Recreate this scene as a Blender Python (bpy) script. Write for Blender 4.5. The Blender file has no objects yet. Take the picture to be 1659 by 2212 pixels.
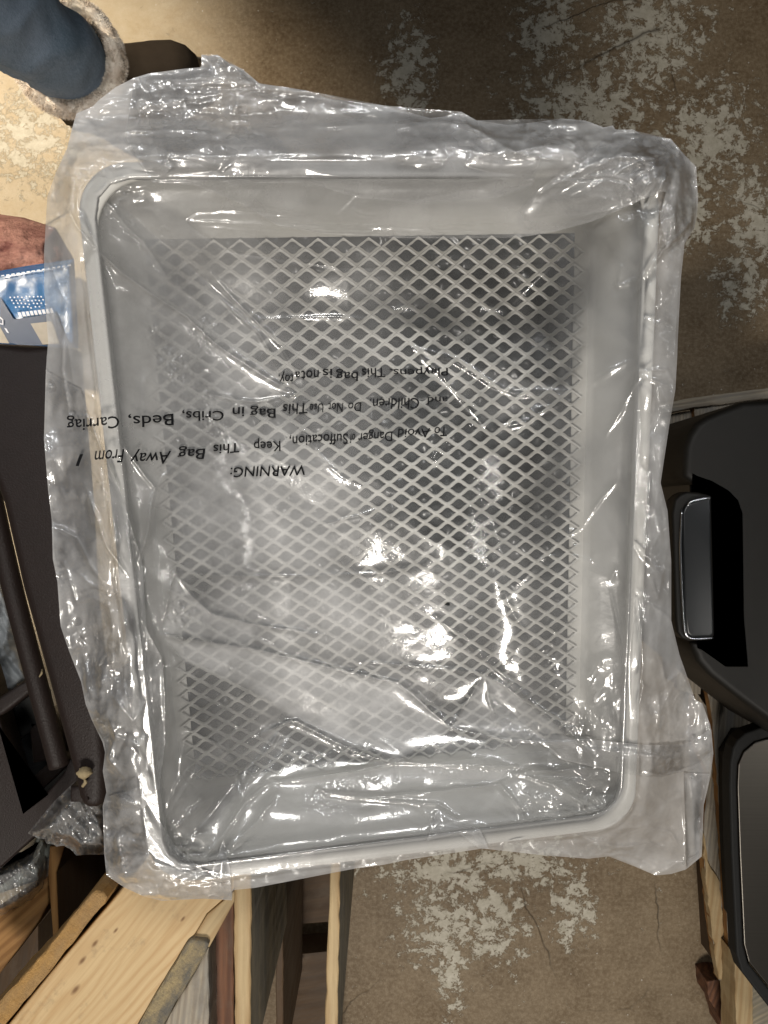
import bpy, bmesh, math, random
import numpy as np
from mathutils import Vector, Matrix, noise
rnd = random.Random(7)
rng = np.random.RandomState(11)
S = bpy.context.scene
C = S.collection

# ------------------------------------------------------------------ camera
H = 1.6                      # height of the lens above the concrete floor
F = 1650.0                   # focal length in the pixels used for measuring (1659 x 2212)
CU, CV = 829.5, 1106.0
cam = bpy.data.cameras.new('camera')
cam.sensor_fit = 'VERTICAL'; cam.sensor_height = 24.0; cam.sensor_width = 18.0
cam.lens = F / 2212.0 * 24.0
cam.clip_start = 0.01; cam.clip_end = 60
camo = bpy.data.objects.new('camera', cam); C.objects.link(camo)
camo.location = (0, 0, H)
S.camera = camo

# ------------------------------------------------------------------ world and lamps
w = bpy.data.worlds.new('World'); S.world = w; w.use_nodes = True
w.node_tree.nodes['Background'].inputs[0].default_value = (0.95, 0.97, 1.0, 1)
w.node_tree.nodes['Background'].inputs[1].default_value = 0.035

def area(name, loc, target, sx, sy, watts, col):
    l = bpy.data.lights.new(name, 'AREA'); l.shape = 'RECTANGLE'; l.size = sx; l.size_y = sy
    l.energy = watts; l.color = col
    if name == 'tube_lamp': l.spread = math.radians(64)
    o = bpy.data.objects.new(name, l); C.objects.link(o); o.location = loc
    o.rotation_euler = (Vector(target) - Vector(loc)).to_track_quat('-Z', 'Y').to_euler()
    return o
area('key_lamp', (-0.12, -1.9, 2.9), (0, 0.1, 0.6), 0.62, 0.5, 62, (1.0, 0.94, 0.86))
area('ceiling_lamp', (0.15, 1.0, 2.8), (0.0, -0.28, 0.7), 0.5, 0.35, 2.2, (1.0, 0.98, 0.94)).data.spread = math.radians(58)
area('tube_lamp', (-1.5, 0.75, 2.5), (0, 0, 0.7), 0.02, 1.3, 1.3, (0.93, 0.96, 1.0))
area('tube_lamp', (1.25, 1.15, 2.6), (0, 0, 0.7), 1.3, 0.02, 1.3, (0.95, 0.97, 1.0))
area('tube_lamp', (1.7, -0.7, 2.4), (0, 0, 0.7), 0.02, 1.2, 2.4, (1.0, 0.97, 0.92)).data.spread = math.radians(115)
area('tube_lamp', (-0.2, 0.75, 2.9), (0, 0, 0.7), 1.0, 0.02, .35, (0.93, 0.96, 1.0))
sp = bpy.data.lights.new('work_lamp', 'SPOT'); sp.energy = 290; sp.spot_size = math.radians(44)
sp.spot_blend = 0.6; sp.shadow_soft_size = 0.03; sp.color = (1.0, 0.87, 0.68)
spo = bpy.data.objects.new('work_lamp', sp); C.objects.link(spo); spo.location = (-1.75, 1.25, 1.7)
spo.rotation_euler = (Vector((-0.88, 0.60, 0)) - spo.location).to_track_quat('-Z', 'Y').to_euler()

S.view_settings.view_transform = 'Standard'; S.view_settings.look = 'None'
S.view_settings.exposure = 0.0; S.view_settings.gamma = 1.0
S.render.engine = 'CYCLES'
S.cycles.use_denoising = True
S.cycles.max_bounces = 8; S.cycles.transparent_max_bounces = 40
S.cycles.caustics_reflective = False; S.cycles.caustics_refractive = False
S.cycles.sample_clamp_indirect = 4

# ------------------------------------------------------------------ helpers
def ray(u, v): return Vector(((u - CU) / F, -(v - CV) / F, -1.0))
def W(u, v, z):
    "world point at height z that is seen at pixel (u, v)"
    d = H - z
    return Vector(((u - CU) * d / F, -(v - CV) * d / F, z))

def tag(o, label=None, cat=None, group=None, kind=None):
    if label: o['label'] = label
    if cat: o['category'] = cat
    if group: o['group'] = group
    if kind: o['kind'] = kind
    return o
def empty(name, loc, label, cat, group=None):
    o = bpy.data.objects.new(name, None); C.objects.link(o); o.location = loc
    o.empty_display_size = 0.05
    return tag(o, label, cat, group)
def link(name, me, m, parent=None, smooth=False):
    o = bpy.data.objects.new(name, me); C.objects.link(o)
    if m: me.materials.append(m)
    if smooth: me.shade_smooth()
    if parent:
        o.parent = parent
        o.matrix_parent_inverse = Matrix.Translation(-parent.location)
    return o
def from_bm(name, bm, m, parent=None, smooth=False):
    me = bpy.data.meshes.new(name); bm.normal_update(); bm.to_mesh(me); bm.free()
    return link(name, me, m, parent, smooth)
def from_np(name, V, Fc, m, parent=None, smooth=True, attrs=None):
    V = np.ascontiguousarray(V, dtype=np.float32); Fc = np.ascontiguousarray(Fc, dtype=np.int32)
    me = bpy.data.meshes.new(name)
    k = Fc.shape[1]
    me.vertices.add(len(V)); me.vertices.foreach_set('co', V.ravel())
    me.loops.add(Fc.size); me.loops.foreach_set('vertex_index', Fc.ravel())
    me.polygons.add(len(Fc)); me.polygons.foreach_set('loop_start', np.arange(0, Fc.size, k, dtype=np.int32))
    me.update(calc_edges=True); me.validate()
    for n, a in (attrs or {}).items():
        at = me.attributes.new(n, 'FLOAT', 'POINT'); at.data.foreach_set('value', np.ascontiguousarray(a, dtype=np.float32))
    return link(name, me, m, parent, smooth)

class N:
    "small node-tree builder"
    def __init__(s, name):
        s.m = bpy.data.materials.new(name); s.m.use_nodes = True; s.t = s.m.node_tree
        s.t.nodes.clear(); s.out = s.t.nodes.new('ShaderNodeOutputMaterial')
    def n(s, typ, ins=None, **kw):
        nd = s.t.nodes.new('ShaderNode' + typ)
        for k, v in kw.items(): setattr(nd, k, v)
        for k, v in (ins or {}).items():
            if isinstance(v, bpy.types.NodeSocket): s.t.links.new(v, nd.inputs[k])
            else: nd.inputs[k].default_value = v
        return nd
    def coord(s, scale=(1, 1, 1), rot=(0, 0, 0), loc=(0, 0, 0), kind='Object'):
        tc = s.n('TexCoord')
        return s.n('Mapping', {'Vector': tc.outputs[kind], 'Scale': scale, 'Rotation': rot, 'Location': loc}).outputs[0]
    def noise(s, vec, scale, detail=5, rough=.55, dist=0):
        return s.n('TexNoise', {'Vector': vec, 'Scale': scale, 'Detail': detail, 'Roughness': rough, 'Distortion': dist}).outputs[0]
    def ramp(s, fac, stops, interp='LINEAR'):
        r = s.n('ValToRGB', {'Fac': fac}); r.color_ramp.interpolation = interp
        e = r.color_ramp.elements
        while len(e) < len(stops): e.new(0.5)
        for i, (p, c) in enumerate(stops):
            e[i].position = p; e[i].color = (c, c, c, 1) if isinstance(c, (int, float)) else (*c, 1)
        return r.outputs[0]
    def mix(s, f, a, b, mode='MIX'):
        nd = s.n('MixRGB', {}, blend_type=mode)
        for k, v in ((0, f), (1, a), (2, b)):
            if isinstance(v, bpy.types.NodeSocket): s.t.links.new(v, nd.inputs[k])
            elif isinstance(v, (int, float)): nd.inputs[k].default_value = v if k == 0 else (v, v, v, 1)
            else: nd.inputs[k].default_value = (*v, 1)
        return nd.outputs[0]
    def math(s, op, a, b=0.0, clamp=False):
        nd = s.n('Math', {}, operation=op, use_clamp=clamp)
        for k, v in ((0, a), (1, b)):
            if isinstance(v, bpy.types.NodeSocket): s.t.links.new(v, nd.inputs[k])
            else: nd.inputs[k].default_value = v
        return nd.outputs[0]
    def bump(s, h, strength=.3, dist=.002):
        return s.n('Bump', {'Height': h, 'Strength': strength, 'Distance': dist}).outputs[0]
    def done(s, col, rough=.6, metal=0.0, nrm=None, spec=.5, **kw):
        ins = {'Base Color': col if isinstance(col, bpy.types.NodeSocket) else (*col, 1), 'Roughness': rough,
               'Metallic': metal, 'Specular IOR Level': spec}
        ins.update(kw)
        if nrm is not None: ins['Normal'] = nrm
        b = s.n('BsdfPrincipled', ins)
        s.t.links.new(b.outputs[0], s.out.inputs[0]); return s.m
    def surf(s, sh): s.t.links.new(sh, s.out.inputs[0]); return s.m

def smooth(x, a, b):
    t = np.clip((x - a) / (b - a), 0, 1); return t * t * (3 - 2 * t)

# value noise on numpy arrays (for folds)
def vnoise(x, y, seed):
    r = np.random.RandomState(seed); T = r.rand(256, 256)
    xi = np.floor(x).astype(int); yi = np.floor(y).astype(int)
    fx = x - xi; fy = y - yi; fx = fx * fx * (3 - 2 * fx); fy = fy * fy * (3 - 2 * fy)
    g = lambda a, b: T[a & 255, b & 255]
    return (g(xi, yi) * (1 - fx) + g(xi + 1, yi) * fx) * (1 - fy) + (g(xi, yi + 1) * (1 - fx) + g(xi + 1, yi + 1) * fx) * fy - .5
def fbm(x, y, seed, oct=4):
    s = 0; a = 1
    for i in range(oct): s = s + a * vnoise(x * 2 ** i + i * 17.3, y * 2 ** i + i * 9.1, seed + i); a *= .5
    return s
def vor(x, y, seed):
    "distance to the nearest of the jittered points: cones that meet in sharp straight folds"
    r = np.random.RandomState(seed); TX = r.rand(128, 128); TY = r.rand(128, 128); TH = r.rand(128, 128)
    xi = np.floor(x).astype(int); yi = np.floor(y).astype(int); best = np.full(x.shape, 9.)
    for i in (-1, 0, 1):
        for j in (-1, 0, 1):
            a = (xi + i) & 127; b = (yi + j) & 127
            d = np.hypot(xi + i + TX[a, b] - x, yi + j + TY[a, b] - y) + .45 * TH[a, b]
            best = np.minimum(best, d)
    return best

def poly_dist(U, V, P, closed=True):
    P = np.asarray(P, float); n = len(P); best = np.full(U.shape, 1e9); bx = np.zeros(U.shape); by = np.zeros(U.shape)
    inside = np.zeros(U.shape, bool)
    for i in range(n if closed else n - 1):
        a = P[i]; b = P[(i + 1) % n]; ab = b - a; L = ab @ ab
        t = np.clip(((U - a[0]) * ab[0] + (V - a[1]) * ab[1]) / max(L, 1e-9), 0, 1)
        px = a[0] + t * ab[0]; py = a[1] + t * ab[1]; d = np.hypot(U - px, V - py)
        m = d < best; best = np.where(m, d, best); bx = np.where(m, px, bx); by = np.where(m, py, by)
        if closed:
            c = ((a[1] > V) != (b[1] > V)) & (U < (b[0] - a[0]) * (V - a[1]) / ((b[1] - a[1]) or 1e-9) + a[0])
            inside ^= c
    return best, inside, bx, by

# ------------------------------------------------------------------ materials
def wood(name, c1, c2, c3=None, scale=1.0, grey=0.0, rough_bump=.25, knots=True, stretch=9, stain=.5):
    k = N(name); v = k.coord((scale, scale * stretch, scale * stretch))
    wob = k.noise(k.coord((scale * 2.0, scale * 6, scale * 6)), 2.2, 3)
    wv = k.n('TexWave', {'Vector': v, 'Scale': 2.2, 'Distortion': 9.0, 'Detail': 3.0, 'Detail Scale': .7, 'Detail Roughness': .6},
             wave_type='BANDS', bands_direction='Y').outputs[1]
    fine = k.noise(k.coord((scale * 6, scale * 160, scale * 160)), 1.0, 6, .7)
    c = k.mix(k.ramp(wv, [(0.15, 0.0), (0.9, 1.0)]), c1, c2)
    c = k.mix(k.math('MULTIPLY', k.ramp(fine, [(.35, 0.0), (.7, 1.0)]), .5), c, tuple(x * .62 for x in c2))
    if grey > 0:
        g = k.ramp(k.noise(k.coord((scale * 5, scale * 24, scale * 24), loc=(3, 1, 2)), 1.0, 6, .65), [(.38, 0.0), (.62, 1.0)])
        c = k.mix(k.math('MULTIPLY', g, grey), c, c3 or (.12, .115, .105))
    st = k.ramp(k.noise(k.coord((scale * 8, scale * 11, scale * 11), loc=(1, 5, 2)), 1.0, 6, .7), [(.54, 0.0), (.72, 1.0)])
    c = k.mix(k.math('MULTIPLY', st, stain), c, (.13, .10, .07))
    sp_ = k.n('TexVoronoi', {'Vector': k.coord((scale * 9, scale * 26, scale * 26)), 'Scale': 1.0}).outputs[0]
    if knots:
        c = k.mix(k.ramp(sp_, [(0.03, .85), (0.09, 0.0)]), c, (.09, .05, .025))
    h = k.math('ADD', k.math('MULTIPLY', fine, 1.0), k.math('MULTIPLY', wv, .35))
    return k.done(c, .68, nrm=k.bump(h, rough_bump, .002), spec=.3)

def pine_with_knots(name, pts):
    "clear pine whose grain flows round the knots at pts (object space)"
    k = N(name); o = k.coord(); sep = k.n('SeparateXYZ', {'Vector': o}); y = sep.outputs[1]; core = None; ring = None
    for x0, y0, r in pts:
        m = k.n('Mapping', {'Vector': o, 'Location': (-x0 / (r * 2.6), -y0 / r, 0), 'Scale': (1 / (r * 2.6), 1 / r, 0)}).outputs[0]
        L = k.n('VectorMath', {0: m}, operation='LENGTH').outputs[1]
        dy = k.math('SUBTRACT', y, y0)
        e = k.math('POWER', 2.718, k.math('MULTIPLY', k.math('MULTIPLY', L, L), -.22))
        y = k.math('SUBTRACT', y, k.math('MULTIPLY', dy, k.math('MULTIPLY', e, .82)))
        c1 = k.ramp(L, [(.10, 1.0), (.34, 0.0)]); core = c1 if core is None else k.math('MAXIMUM', core, c1)
    wob = k.noise(k.coord((3, 9, 9)), 1.0, 3, .5)
    ph = k.math('ADD', k.math('MULTIPLY', y, 620), k.math('MULTIPLY', wob, 26))
    ph = k.math('ADD', ph, k.math('MULTIPLY', sep.outputs[0], 14))
    s1 = k.math('ADD', k.math('MULTIPLY', k.math('SINE', ph), .5), .5)
    s1 = k.math('POWER', s1, 2.2)
    fine = k.noise(k.coord((7, 260, 260)), 1.0, 5, .7); big = k.noise(k.coord((3, 7, 7)), 1.0, 5, .6)
    c = k.mix(k.math('MULTIPLY', s1, k.ramp(big, [(.3, .15), (.7, .8)])), (.55, .40, .215), (.43, .27, .12))
    c = k.mix(k.math('MULTIPLY', k.ramp(fine, [(.4, 0.0), (.7, 1.0)]), .35), c, (.33, .19, .075))
    d1 = k.ramp(k.noise(k.coord((22, 26, 26), loc=(2, 2, 2)), 1.0, 7, .72), [(.56, 0.0), (.70, 1.0)])
    c = k.mix(k.math('MULTIPLY', d1, .45), c, (.20, .145, .085))
    c = k.mix(k.math('MULTIPLY', core, .85), c, (.14, .065, .025))
    return k.done(c, .62, nrm=k.bump(k.math('ADD', fine, k.math('MULTIPLY', s1, .4)), .14, .0015), spec=.3)

def sawn(name, c1, c2, c3, grey=.5):
    "rough sawn end grain with the saw's cross ridges"
    k = N(name)
    a = k.noise(k.coord((240, 60, 60), rot=(0, 0, .5)), 1.0, 6, .75)
    f = k.noise(k.coord((1, 1, 1)), 420, 6, .7)
    c = k.mix(k.ramp(k.mix(.5, a, f), [(.3, 0.0), (.7, 1.0)]), c1, c2)
    g = k.ramp(k.noise(k.coord((14, 30, 30)), 1.0, 6, .7), [(.42, 0.0), (.6, 1.0)])
    c = k.mix(k.math('MULTIPLY', g, grey), c, c3)
    return k.done(c, .9, nrm=k.bump(k.math('ADD', a, f), .9, .004), spec=.15)

M_pine = wood('pale_pine', (.50, .335, .16), (.43, .27, .115), scale=1.1, rough_bump=.12, stretch=5, stain=.22)
M_pine_edge = wood('light_pine_edge', (.46, .345, .19), (.38, .26, .13), scale=1.4, rough_bump=.2, knots=False, stain=.15)
M_grey = wood('weathered_grey_wood', (.40, .335, .23), (.26, .225, .155), (.16, .155, .14), scale=1.2, grey=.75, rough_bump=.6, stretch=12)
M_silver = wood('silvery_pallet_wood', (.42, .355, .26), (.27, .22, .16), (.23, .22, .20), scale=1.5, grey=.8, rough_bump=.5, stretch=13)
M_red = wood('reddish_brown_wood', (.20, .085, .04), (.11, .045, .022), (.07, .05, .04), scale=1.5, grey=.3, rough_bump=.4)
M_brown = wood('shaded_brown_wood', (.085, .047, .02), (.065, .035, .014), scale=1.3, grey=.2, rough_bump=.3, stretch=4)  # brown wood, its colour darkened to carry the shade deep inside the crate
M_gold = wood('golden_wood', (.38, .20, .07), (.24, .115, .036), scale=1.3, rough_bump=.25, knots=False, stain=.35)
M_saw = sawn('orange_sawn_wood', (.66, .40, .15), (.34, .18, .06), (.30, .24, .17), .3)
M_sawg = sawn('grey_sawn_wood', (.58, .45, .24), (.22, .18, .12), (.14, .138, .13), .85)

def mat_floor():
    k = N('stained_concrete')
    o = k.coord()
    big = k.noise(o, 2.3, 6, .6); med = k.noise(o, 11, 8, .65); fine = k.noise(o, 120, 6, .75)
    c = k.mix(k.ramp(big, [(.35, 0.0), (.65, 1.0)]), (.165, .112, .060), (.235, .178, .112))
    c = k.mix(k.ramp(med, [(.38, 0.0), (.66, .75)]), c, (.10, .062, .028))
    c = k.mix(k.ramp(fine, [(.42, .0), (.72, .6)]), c, (.38, .305, .205))
    c = k.mix(k.ramp(k.noise(o, 230, 4, .8), [(.55, .0), (.75, .6)]), c, (.05, .035, .02))
    # lamplight painted into the floor colour: warmer and paler towards the boot
    sep = k.n('SeparateXYZ', {'Vector': o})
    left = k.math('MULTIPLY', k.math('SUBTRACT', -0.25, sep.outputs[0]), 4.0, True)
    c = k.mix(k.math('MULTIPLY', left, .75), c, k.mix(k.ramp(k.noise(o, 26, 8, .7), [(.3, 0.0), (.7, 1.0)]), (.50, .40, .26), (.60, .52, .39)))
    # flaked white paint: mask = where it was, broken = how it flaked
    def blob(x, y, sx, sy):
        m = k.n('Mapping', {'Vector': o, 'Location': (-x / sx, -y / sy, 0), 'Scale': (1 / sx, 1 / sy, 0)}).outputs[0]
        L = k.n('VectorMath', {0: m}, operation='LENGTH').outputs[1]
        return k.math('SUBTRACT', 1.0, L, True)
    b = None
    for u, v, ru, rv in [(1400, 70, 190, 230), (1270, 230, 240, 150), (1530, 300, 170, 200), (1640, 480, 110, 190), (1600, 620, 90, 120),
                         (1190, 60, 120, 130), (880, 160, 90, 200), (980, 1880, 250, 120), (1060, 1990, 130, 150), (960, 2000, 150, 140),
                         (1240, 1960, 75, 130), (975, 2090, 55, 150), (1120, 1860, 240, 80), (60, 300, 200, 160), (1500, 470, 90, 110)]:
        p = W(u, v, 0); q = blob(p.x, p.y, ru * H / F, rv * H / F)
        b = q if b is None else k.math('MAXIMUM', b, q)
    warp = k.n('VectorMath', {0: o, 1: k.n('VectorMath', {0: k.n('TexNoise', {'Vector': o, 'Scale': 14.0, 'Detail': 4.0}).outputs[1], 1: (.04, .04, .0)}, operation='MULTIPLY').outputs[0]}, operation='ADD').outputs[0]
    br = k.noise(warp, 36, 12, .78)
    thr = k.math('ADD', br, k.math('MULTIPLY', k.math('POWER', b, .7), .19))
    flake = k.ramp(thr, [(.632, 0.0), (.645, 1.0)])
    edge = k.ramp(thr, [(.60, 0.0), (.632, 1.0), (.65, 0.0)])
    c = k.mix(k.math('MULTIPLY', edge, .45), c, (.07, .05, .03))
    white = k.mix(k.ramp(k.noise(o, 60, 6, .7), [(.35, 0.0), (.7, 1.0)]), (.42, .385, .30), (.58, .54, .45))
    c = k.mix(k.math('MULTIPLY', flake, .93), c, white)
    tiny = k.ramp(k.math('ADD', k.noise(o, 130, 5, .7), k.math('MULTIPLY', b, .10)), [(.665, 0.0), (.69, 1.0)])
    c = k.mix(k.math('MULTIPLY', tiny, .75), c, white)
    spk = k.n('TexVoronoi', {'Vector': o, 'Scale': 30.0}).outputs[0]
    c = k.mix(k.ramp(spk, [(0.035, .8), (0.055, 0.0)]), c, (.55, .52, .46))
    # hairline cracks
    cr = k.n('TexVoronoi', {'Vector': warp, 'Scale': 2.6}, feature='DISTANCE_TO_EDGE').outputs[0]
    crk = k.ramp(cr, [(0.0, 1.0), (0.006, 0.0)])
    crm = k.math('MULTIPLY', crk, k.ramp(k.noise(o, 3.1, 3), [(.5, 0.0), (.6, 1.0)]))
    c = k.mix(k.math('MULTIPLY', crm, .8), c, (.035, .025, .015))
    h = k.math('ADD', k.math('MULTIPLY', fine, .6), k.math('MULTIPLY', flake, .5))
    h = k.math('SUBTRACT', h, crm)
    return k.done(c, .62, nrm=k.bump(h, .55, .0016), spec=.35)

def film(name, haze=.195, tint=(.88, .87, .86), rough=.07, refl=1.6, bump=.42, attr=True):
    "thin clear polythene: mostly see-through, a little milky, glossy on both faces"
    k = N(name)
    o = k.coord()
    n1 = k.noise(o, 26, 6, .6); n2 = k.noise(o, 160, 4, .6)
    hgt = k.math('ADD', k.math('MULTIPLY', n1, .5), k.math('MULTIPLY', n2, .08))
    wv_ = k.n('VectorMath', {0: o, 1: k.n('VectorMath', {0: k.n('TexNoise', {'Vector': o, 'Scale': 9.0, 'Detail': 3.0}).outputs[1], 1: (.05, .05, .05)}, operation='MULTIPLY').outputs[0]}, operation='ADD').outputs[0]
    v1 = k.n('TexVoronoi', {'Vector': wv_, 'Scale': 34.0}).outputs[0]; v2 = k.n('TexVoronoi', {'Vector': wv_, 'Scale': 95.0}).outputs[0]
    cr_ = k.math('ADD', k.math('MULTIPLY', v1, 2.2), k.math('MULTIPLY', v2, .8))
    hgt = k.math('ADD', hgt, k.math('MULTIPLY', cr_, k.n('Attribute', attribute_name='crinkle').outputs['Fac']))
    nb = k.bump(hgt, bump, .0035)
    tr = k.n('BsdfTransparent', {'Color': (.975, .98, .985, 1)}).outputs[0]
    df = k.n('BsdfDiffuse', {'Color': (*tint, 1)}).outputs[0]
    tl = k.n('BsdfTranslucent', {'Color': (*tint, 1)}).outputs[0]
    sc = k.n('MixShader', {0: .38, 1: df, 2: tl}).outputs[0]
    hz = k.math('MULTIPLY', k.ramp(n1, [(.3, .75), (.7, 1.25)]), haze)
    if attr:
        hz = k.math('MULTIPLY', hz, k.n('Attribute', attribute_name='cloud').outputs['Fac'])
    body = k.n('MixShader', {0: k.math('MINIMUM', hz, .9), 1: tr, 2: sc}).outputs[0]
    gl = k.n('BsdfGlossy', {'Color': (1, 1, 1, 1), 'Roughness': rough, 'Normal': nb}).outputs[0]
    gl2 = k.n('BsdfGlossy', {'Color': (1, 1, 1, 1), 'Roughness': .30, 'Normal': nb}).outputs[0]
    gl = k.n('MixShader', {0: .42, 1: gl, 2: gl2}).outputs[0]
    fr = k.n('Fresnel', {'IOR': 1.5, 'Normal': nb}).outputs[0]
    return k.surf(k.n('MixShader', {0: k.math('MULTIPLY', fr, refl, True), 1: body, 2: gl}).outputs[0])

M_floor = mat_floor()
M_film = film('clear_polythene')
M_film2 = film('clear_polythene_underside', haze=.13, tint=(.74, .77, .79), rough=.22, refl=.8, bump=.15)
M_film3 = film('clear_polythene_fold', haze=.24, rough=.07, refl=2.1)
k = N('light_grey_powder_coat')
M_tray = k.done(k.mix(k.ramp(k.noise(k.coord(), 9, 5), [(.3, 0.0), (.7, 1.0)]), (.56, .545, .505), (.62, .605, .565)), .42,
                nrm=k.bump(k.noise(k.coord(), 700, 3), .12, .0006), spec=.45)
k = N('black_ink'); M_ink = k.done(k.mix(k.noise(k.coord(), 300, 4), (.006, .006, .007), (.014, .014, .015)), .9, spec=.05)

# ------------------------------------------------------------------ floor
bm = bmesh.new(); bmesh.ops.create_grid(bm, x_segments=2, y_segments=2, size=9)
tag(from_bm('floor', bm, M_floor), kind='structure')
# ------------------------------------------------------------------ tray
R = [Vector(p) + Vector((0, 0, H)) for p in ((-0.24367035, 0.28028596, -0.61335787), (0.25084825, 0.3116537, -0.68019658),
                                             (0.26276926, -0.3359675, -0.81882773), (-0.23174934, -0.36733524, -0.75198902))]
NRM = (R[3] - R[0]).cross(R[1] - R[0]).normalized()
CEN = sum(R, Vector()) / 4
AX = (R[1] - R[0]).normalized(); AY = NRM.cross(AX).normalized()
TW = (R[1] - R[0]).length / 2; TL = (R[3] - R[0]).length / 2      # half width, half length
def T(x, y, h): return CEN + AX * x + AY * y + NRM * h            # tray frame -> world
Tm = Matrix((AX, AY, NRM)).transposed().to_4x4(); Tm.translation = CEN

tray = empty('mesh_tray', T(0, 0, -.115), 'light grey metal tray with diamond mesh bottom inside the clear plastic bag', 'tray')
def rrect(hx, hy, r, seg=10):
    pts = []
    for cx, cy, a0 in ((hx - r, hy - r, 0), (-hx + r, hy - r, 90), (-hx + r, -hy + r, 180), (hx - r, -hy + r, 270)):
        for i in range(seg + 1):
            a = math.radians(a0 + 90 * i / seg); pts.append((cx + r * math.cos(a), cy + r * math.sin(a)))
    return pts
def rings(name, prof, m, parent, smooth_=True, closed=False):
    "prof: list of (inset x, inset y, radius, height)"
    bm = bmesh.new(); rs = []
    for ix, iy, r, h in prof:
        rs.append([bm.verts.new(T(x, y, h)) for x, y in rrect(TW - ix, TL - iy, r)])
    seq = list(zip(rs, rs[1:])) + ([(rs[-1], rs[0])] if closed else [])
    for a, b in seq:
        for i in range(len(a)):
            j = (i + 1) % len(a); bm.faces.new((a[i], a[j], b[j], b[i]))
    bmesh.ops.recalc_face_normals(bm, faces=bm.faces)
    return from_bm(name, bm, m, parent, smooth_)
DEP = .11; IX, IY = .014, .030
pr = [(.0064 - .0068 * math.cos(a), .0064 - .0068 * math.cos(a), .042, .0048 * math.sin(a)) for a in [2 * math.pi * i / 12 for i in range(12)]]
rings('rim', pr, M_tray, tray, closed=True)
wall = [(.010, .010, .038, -.002), (.0105, .011, .036, -.02), (IX - .001, IY - .004, .03, -DEP + .012), (IX + .001, IY + .0, .028, -DEP + .004),
        (IX + .005, IY + .004, .026, -DEP)]
wall += [(IX + .006, IY + .005, .026, -DEP - .0015), (IX - .001, IY + .0, .028, -DEP - .0015), (IX - .003, IY - .005, .03, -DEP + .012), (.0085, .009, .038, -.02), (.008, .008, .038, -.002)]
rings('side_wall', wall, M_tray, tray)
# flat border the mesh is welded to: a rectangular frame
bx, by = TW - IX - .020, TL - IY - .014
bm = bmesh.new()
outer = rrect(TW - IX - .003, TL - IY - .003, .026); 
def toin(x, y):
    return (max(-bx, min(bx, x)), max(-by, min(by, y)))
for hh, flip in ((-DEP + .0008, False), (-DEP - .0012, True)):
    a = [bm.verts.new(T(x, y, hh)) for x, y in outer]; b = [bm.verts.new(T(*toin(x, y), hh)) for x, y in outer]
    for i in range(len(a)):
        j = (i + 1) % len(a)
        if (b[i].co - b[j].co).length < 1e-6: 
            try: bm.faces.new((a[i], a[j], b[j]))
            except ValueError: pass
        else: bm.faces.new((a[i], a[j], b[j], b[i]))
bmesh.ops.remove_doubles(bm, verts=bm.verts, dist=1e-6)
bmesh.ops.recalc_face_normals(bm, faces=bm.faces)
from_bm('floor_border', bm, M_tray, tray)
# expanded metal: each opening is a rounded lozenge
PX, PY = .0252, .0180; HX, HY = PX / 2, PY / 2
ang = [2 * math.pi * i / 16 for i in range(16)]
outl = []; hole = []
for a in ang:
    c, s = math.cos(a), math.sin(a); t = 1 / (abs(c) / HX + abs(s) / HY); outl.append((c * t, s * t))
for x, y in outl:
    ax = min(abs(x) / HX, 1); hx_ = x * .78
    hy_ = math.copysign((HY - .0029) * (0.5 + .5 * math.cos(math.pi * min(1, abs(x) / HX))) ** .92, y) if abs(y) > 1e-9 else 0
    hole.append((hx_, hy_))
V = []; Fq = []
nxm = int(bx / HX) + 2; nym = int(by / HY) + 5
zt = -DEP + .0040; 
for i in range(-nxm, nxm + 1):
    for j in range(-nym, nym + 1):
        if (i + j) & 1: continue
        cx, cy = i * HX, j * HY * (1 + .00085 * j)
        if abs(cx) > bx + .007 or abs(cy) > by - .003: continue
        b0 = len(V)
        for q, (x, y) in enumerate(outl): V.append(T(cx + x, cy + y, zt))
        for q, (x, y) in enumerate(hole): V.append(T(cx + x * 1.0, cy + y, zt - .0004))
        for q, (x, y) in enumerate(hole): V.append(T(cx + x * .95, cy + y * .95, zt - .0017))
        for q, (x, y) in enumerate(outl): V.append(T(cx + x, cy + y, zt - .0019))
        for q in range(16):
            p = (q + 1) % 16
            for r_ in range(3): Fq.append((b0 + r_ * 16 + q, b0 + r_ * 16 + p, b0 + (r_ + 1) * 16 + p, b0 + (r_ + 1) * 16 + q))
from_np('expanded_mesh', np.array([tuple(v) for v in V]), np.array(Fq), M_tray, tray, smooth=False)

# added flat board: darkens the mesh openings and gives the tray a solid shadow
k = N('shade_board_grey')
M_shade_board = k.done(k.mix(k.ramp(k.noise(k.coord(), 7, 5), [(.3, 0.0), (.7, 1.0)]), (.026, .031, .035), (.040, .046, .050)), .6)
bm = bmesh.new(); tp = [bm.verts.new(T(x, y, -.158)) for x, y in rrect(TW - .012, TL - .012, .012, 4)]; bt = [bm.verts.new(v.co - NRM * .018) for v in tp]
bm.faces.new(tp); bm.faces.new(bt[::-1])
for i in range(len(tp)): bm.faces.new((tp[i - 1], bt[i - 1], bt[i], tp[i]))
bmesh.ops.recalc_face_normals(bm, faces=bm.faces)
tag(from_bm('shade_board', bm, M_shade_board), 'flat dark grey board below the tray, showing only through the diamond openings', 'board')

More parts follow.
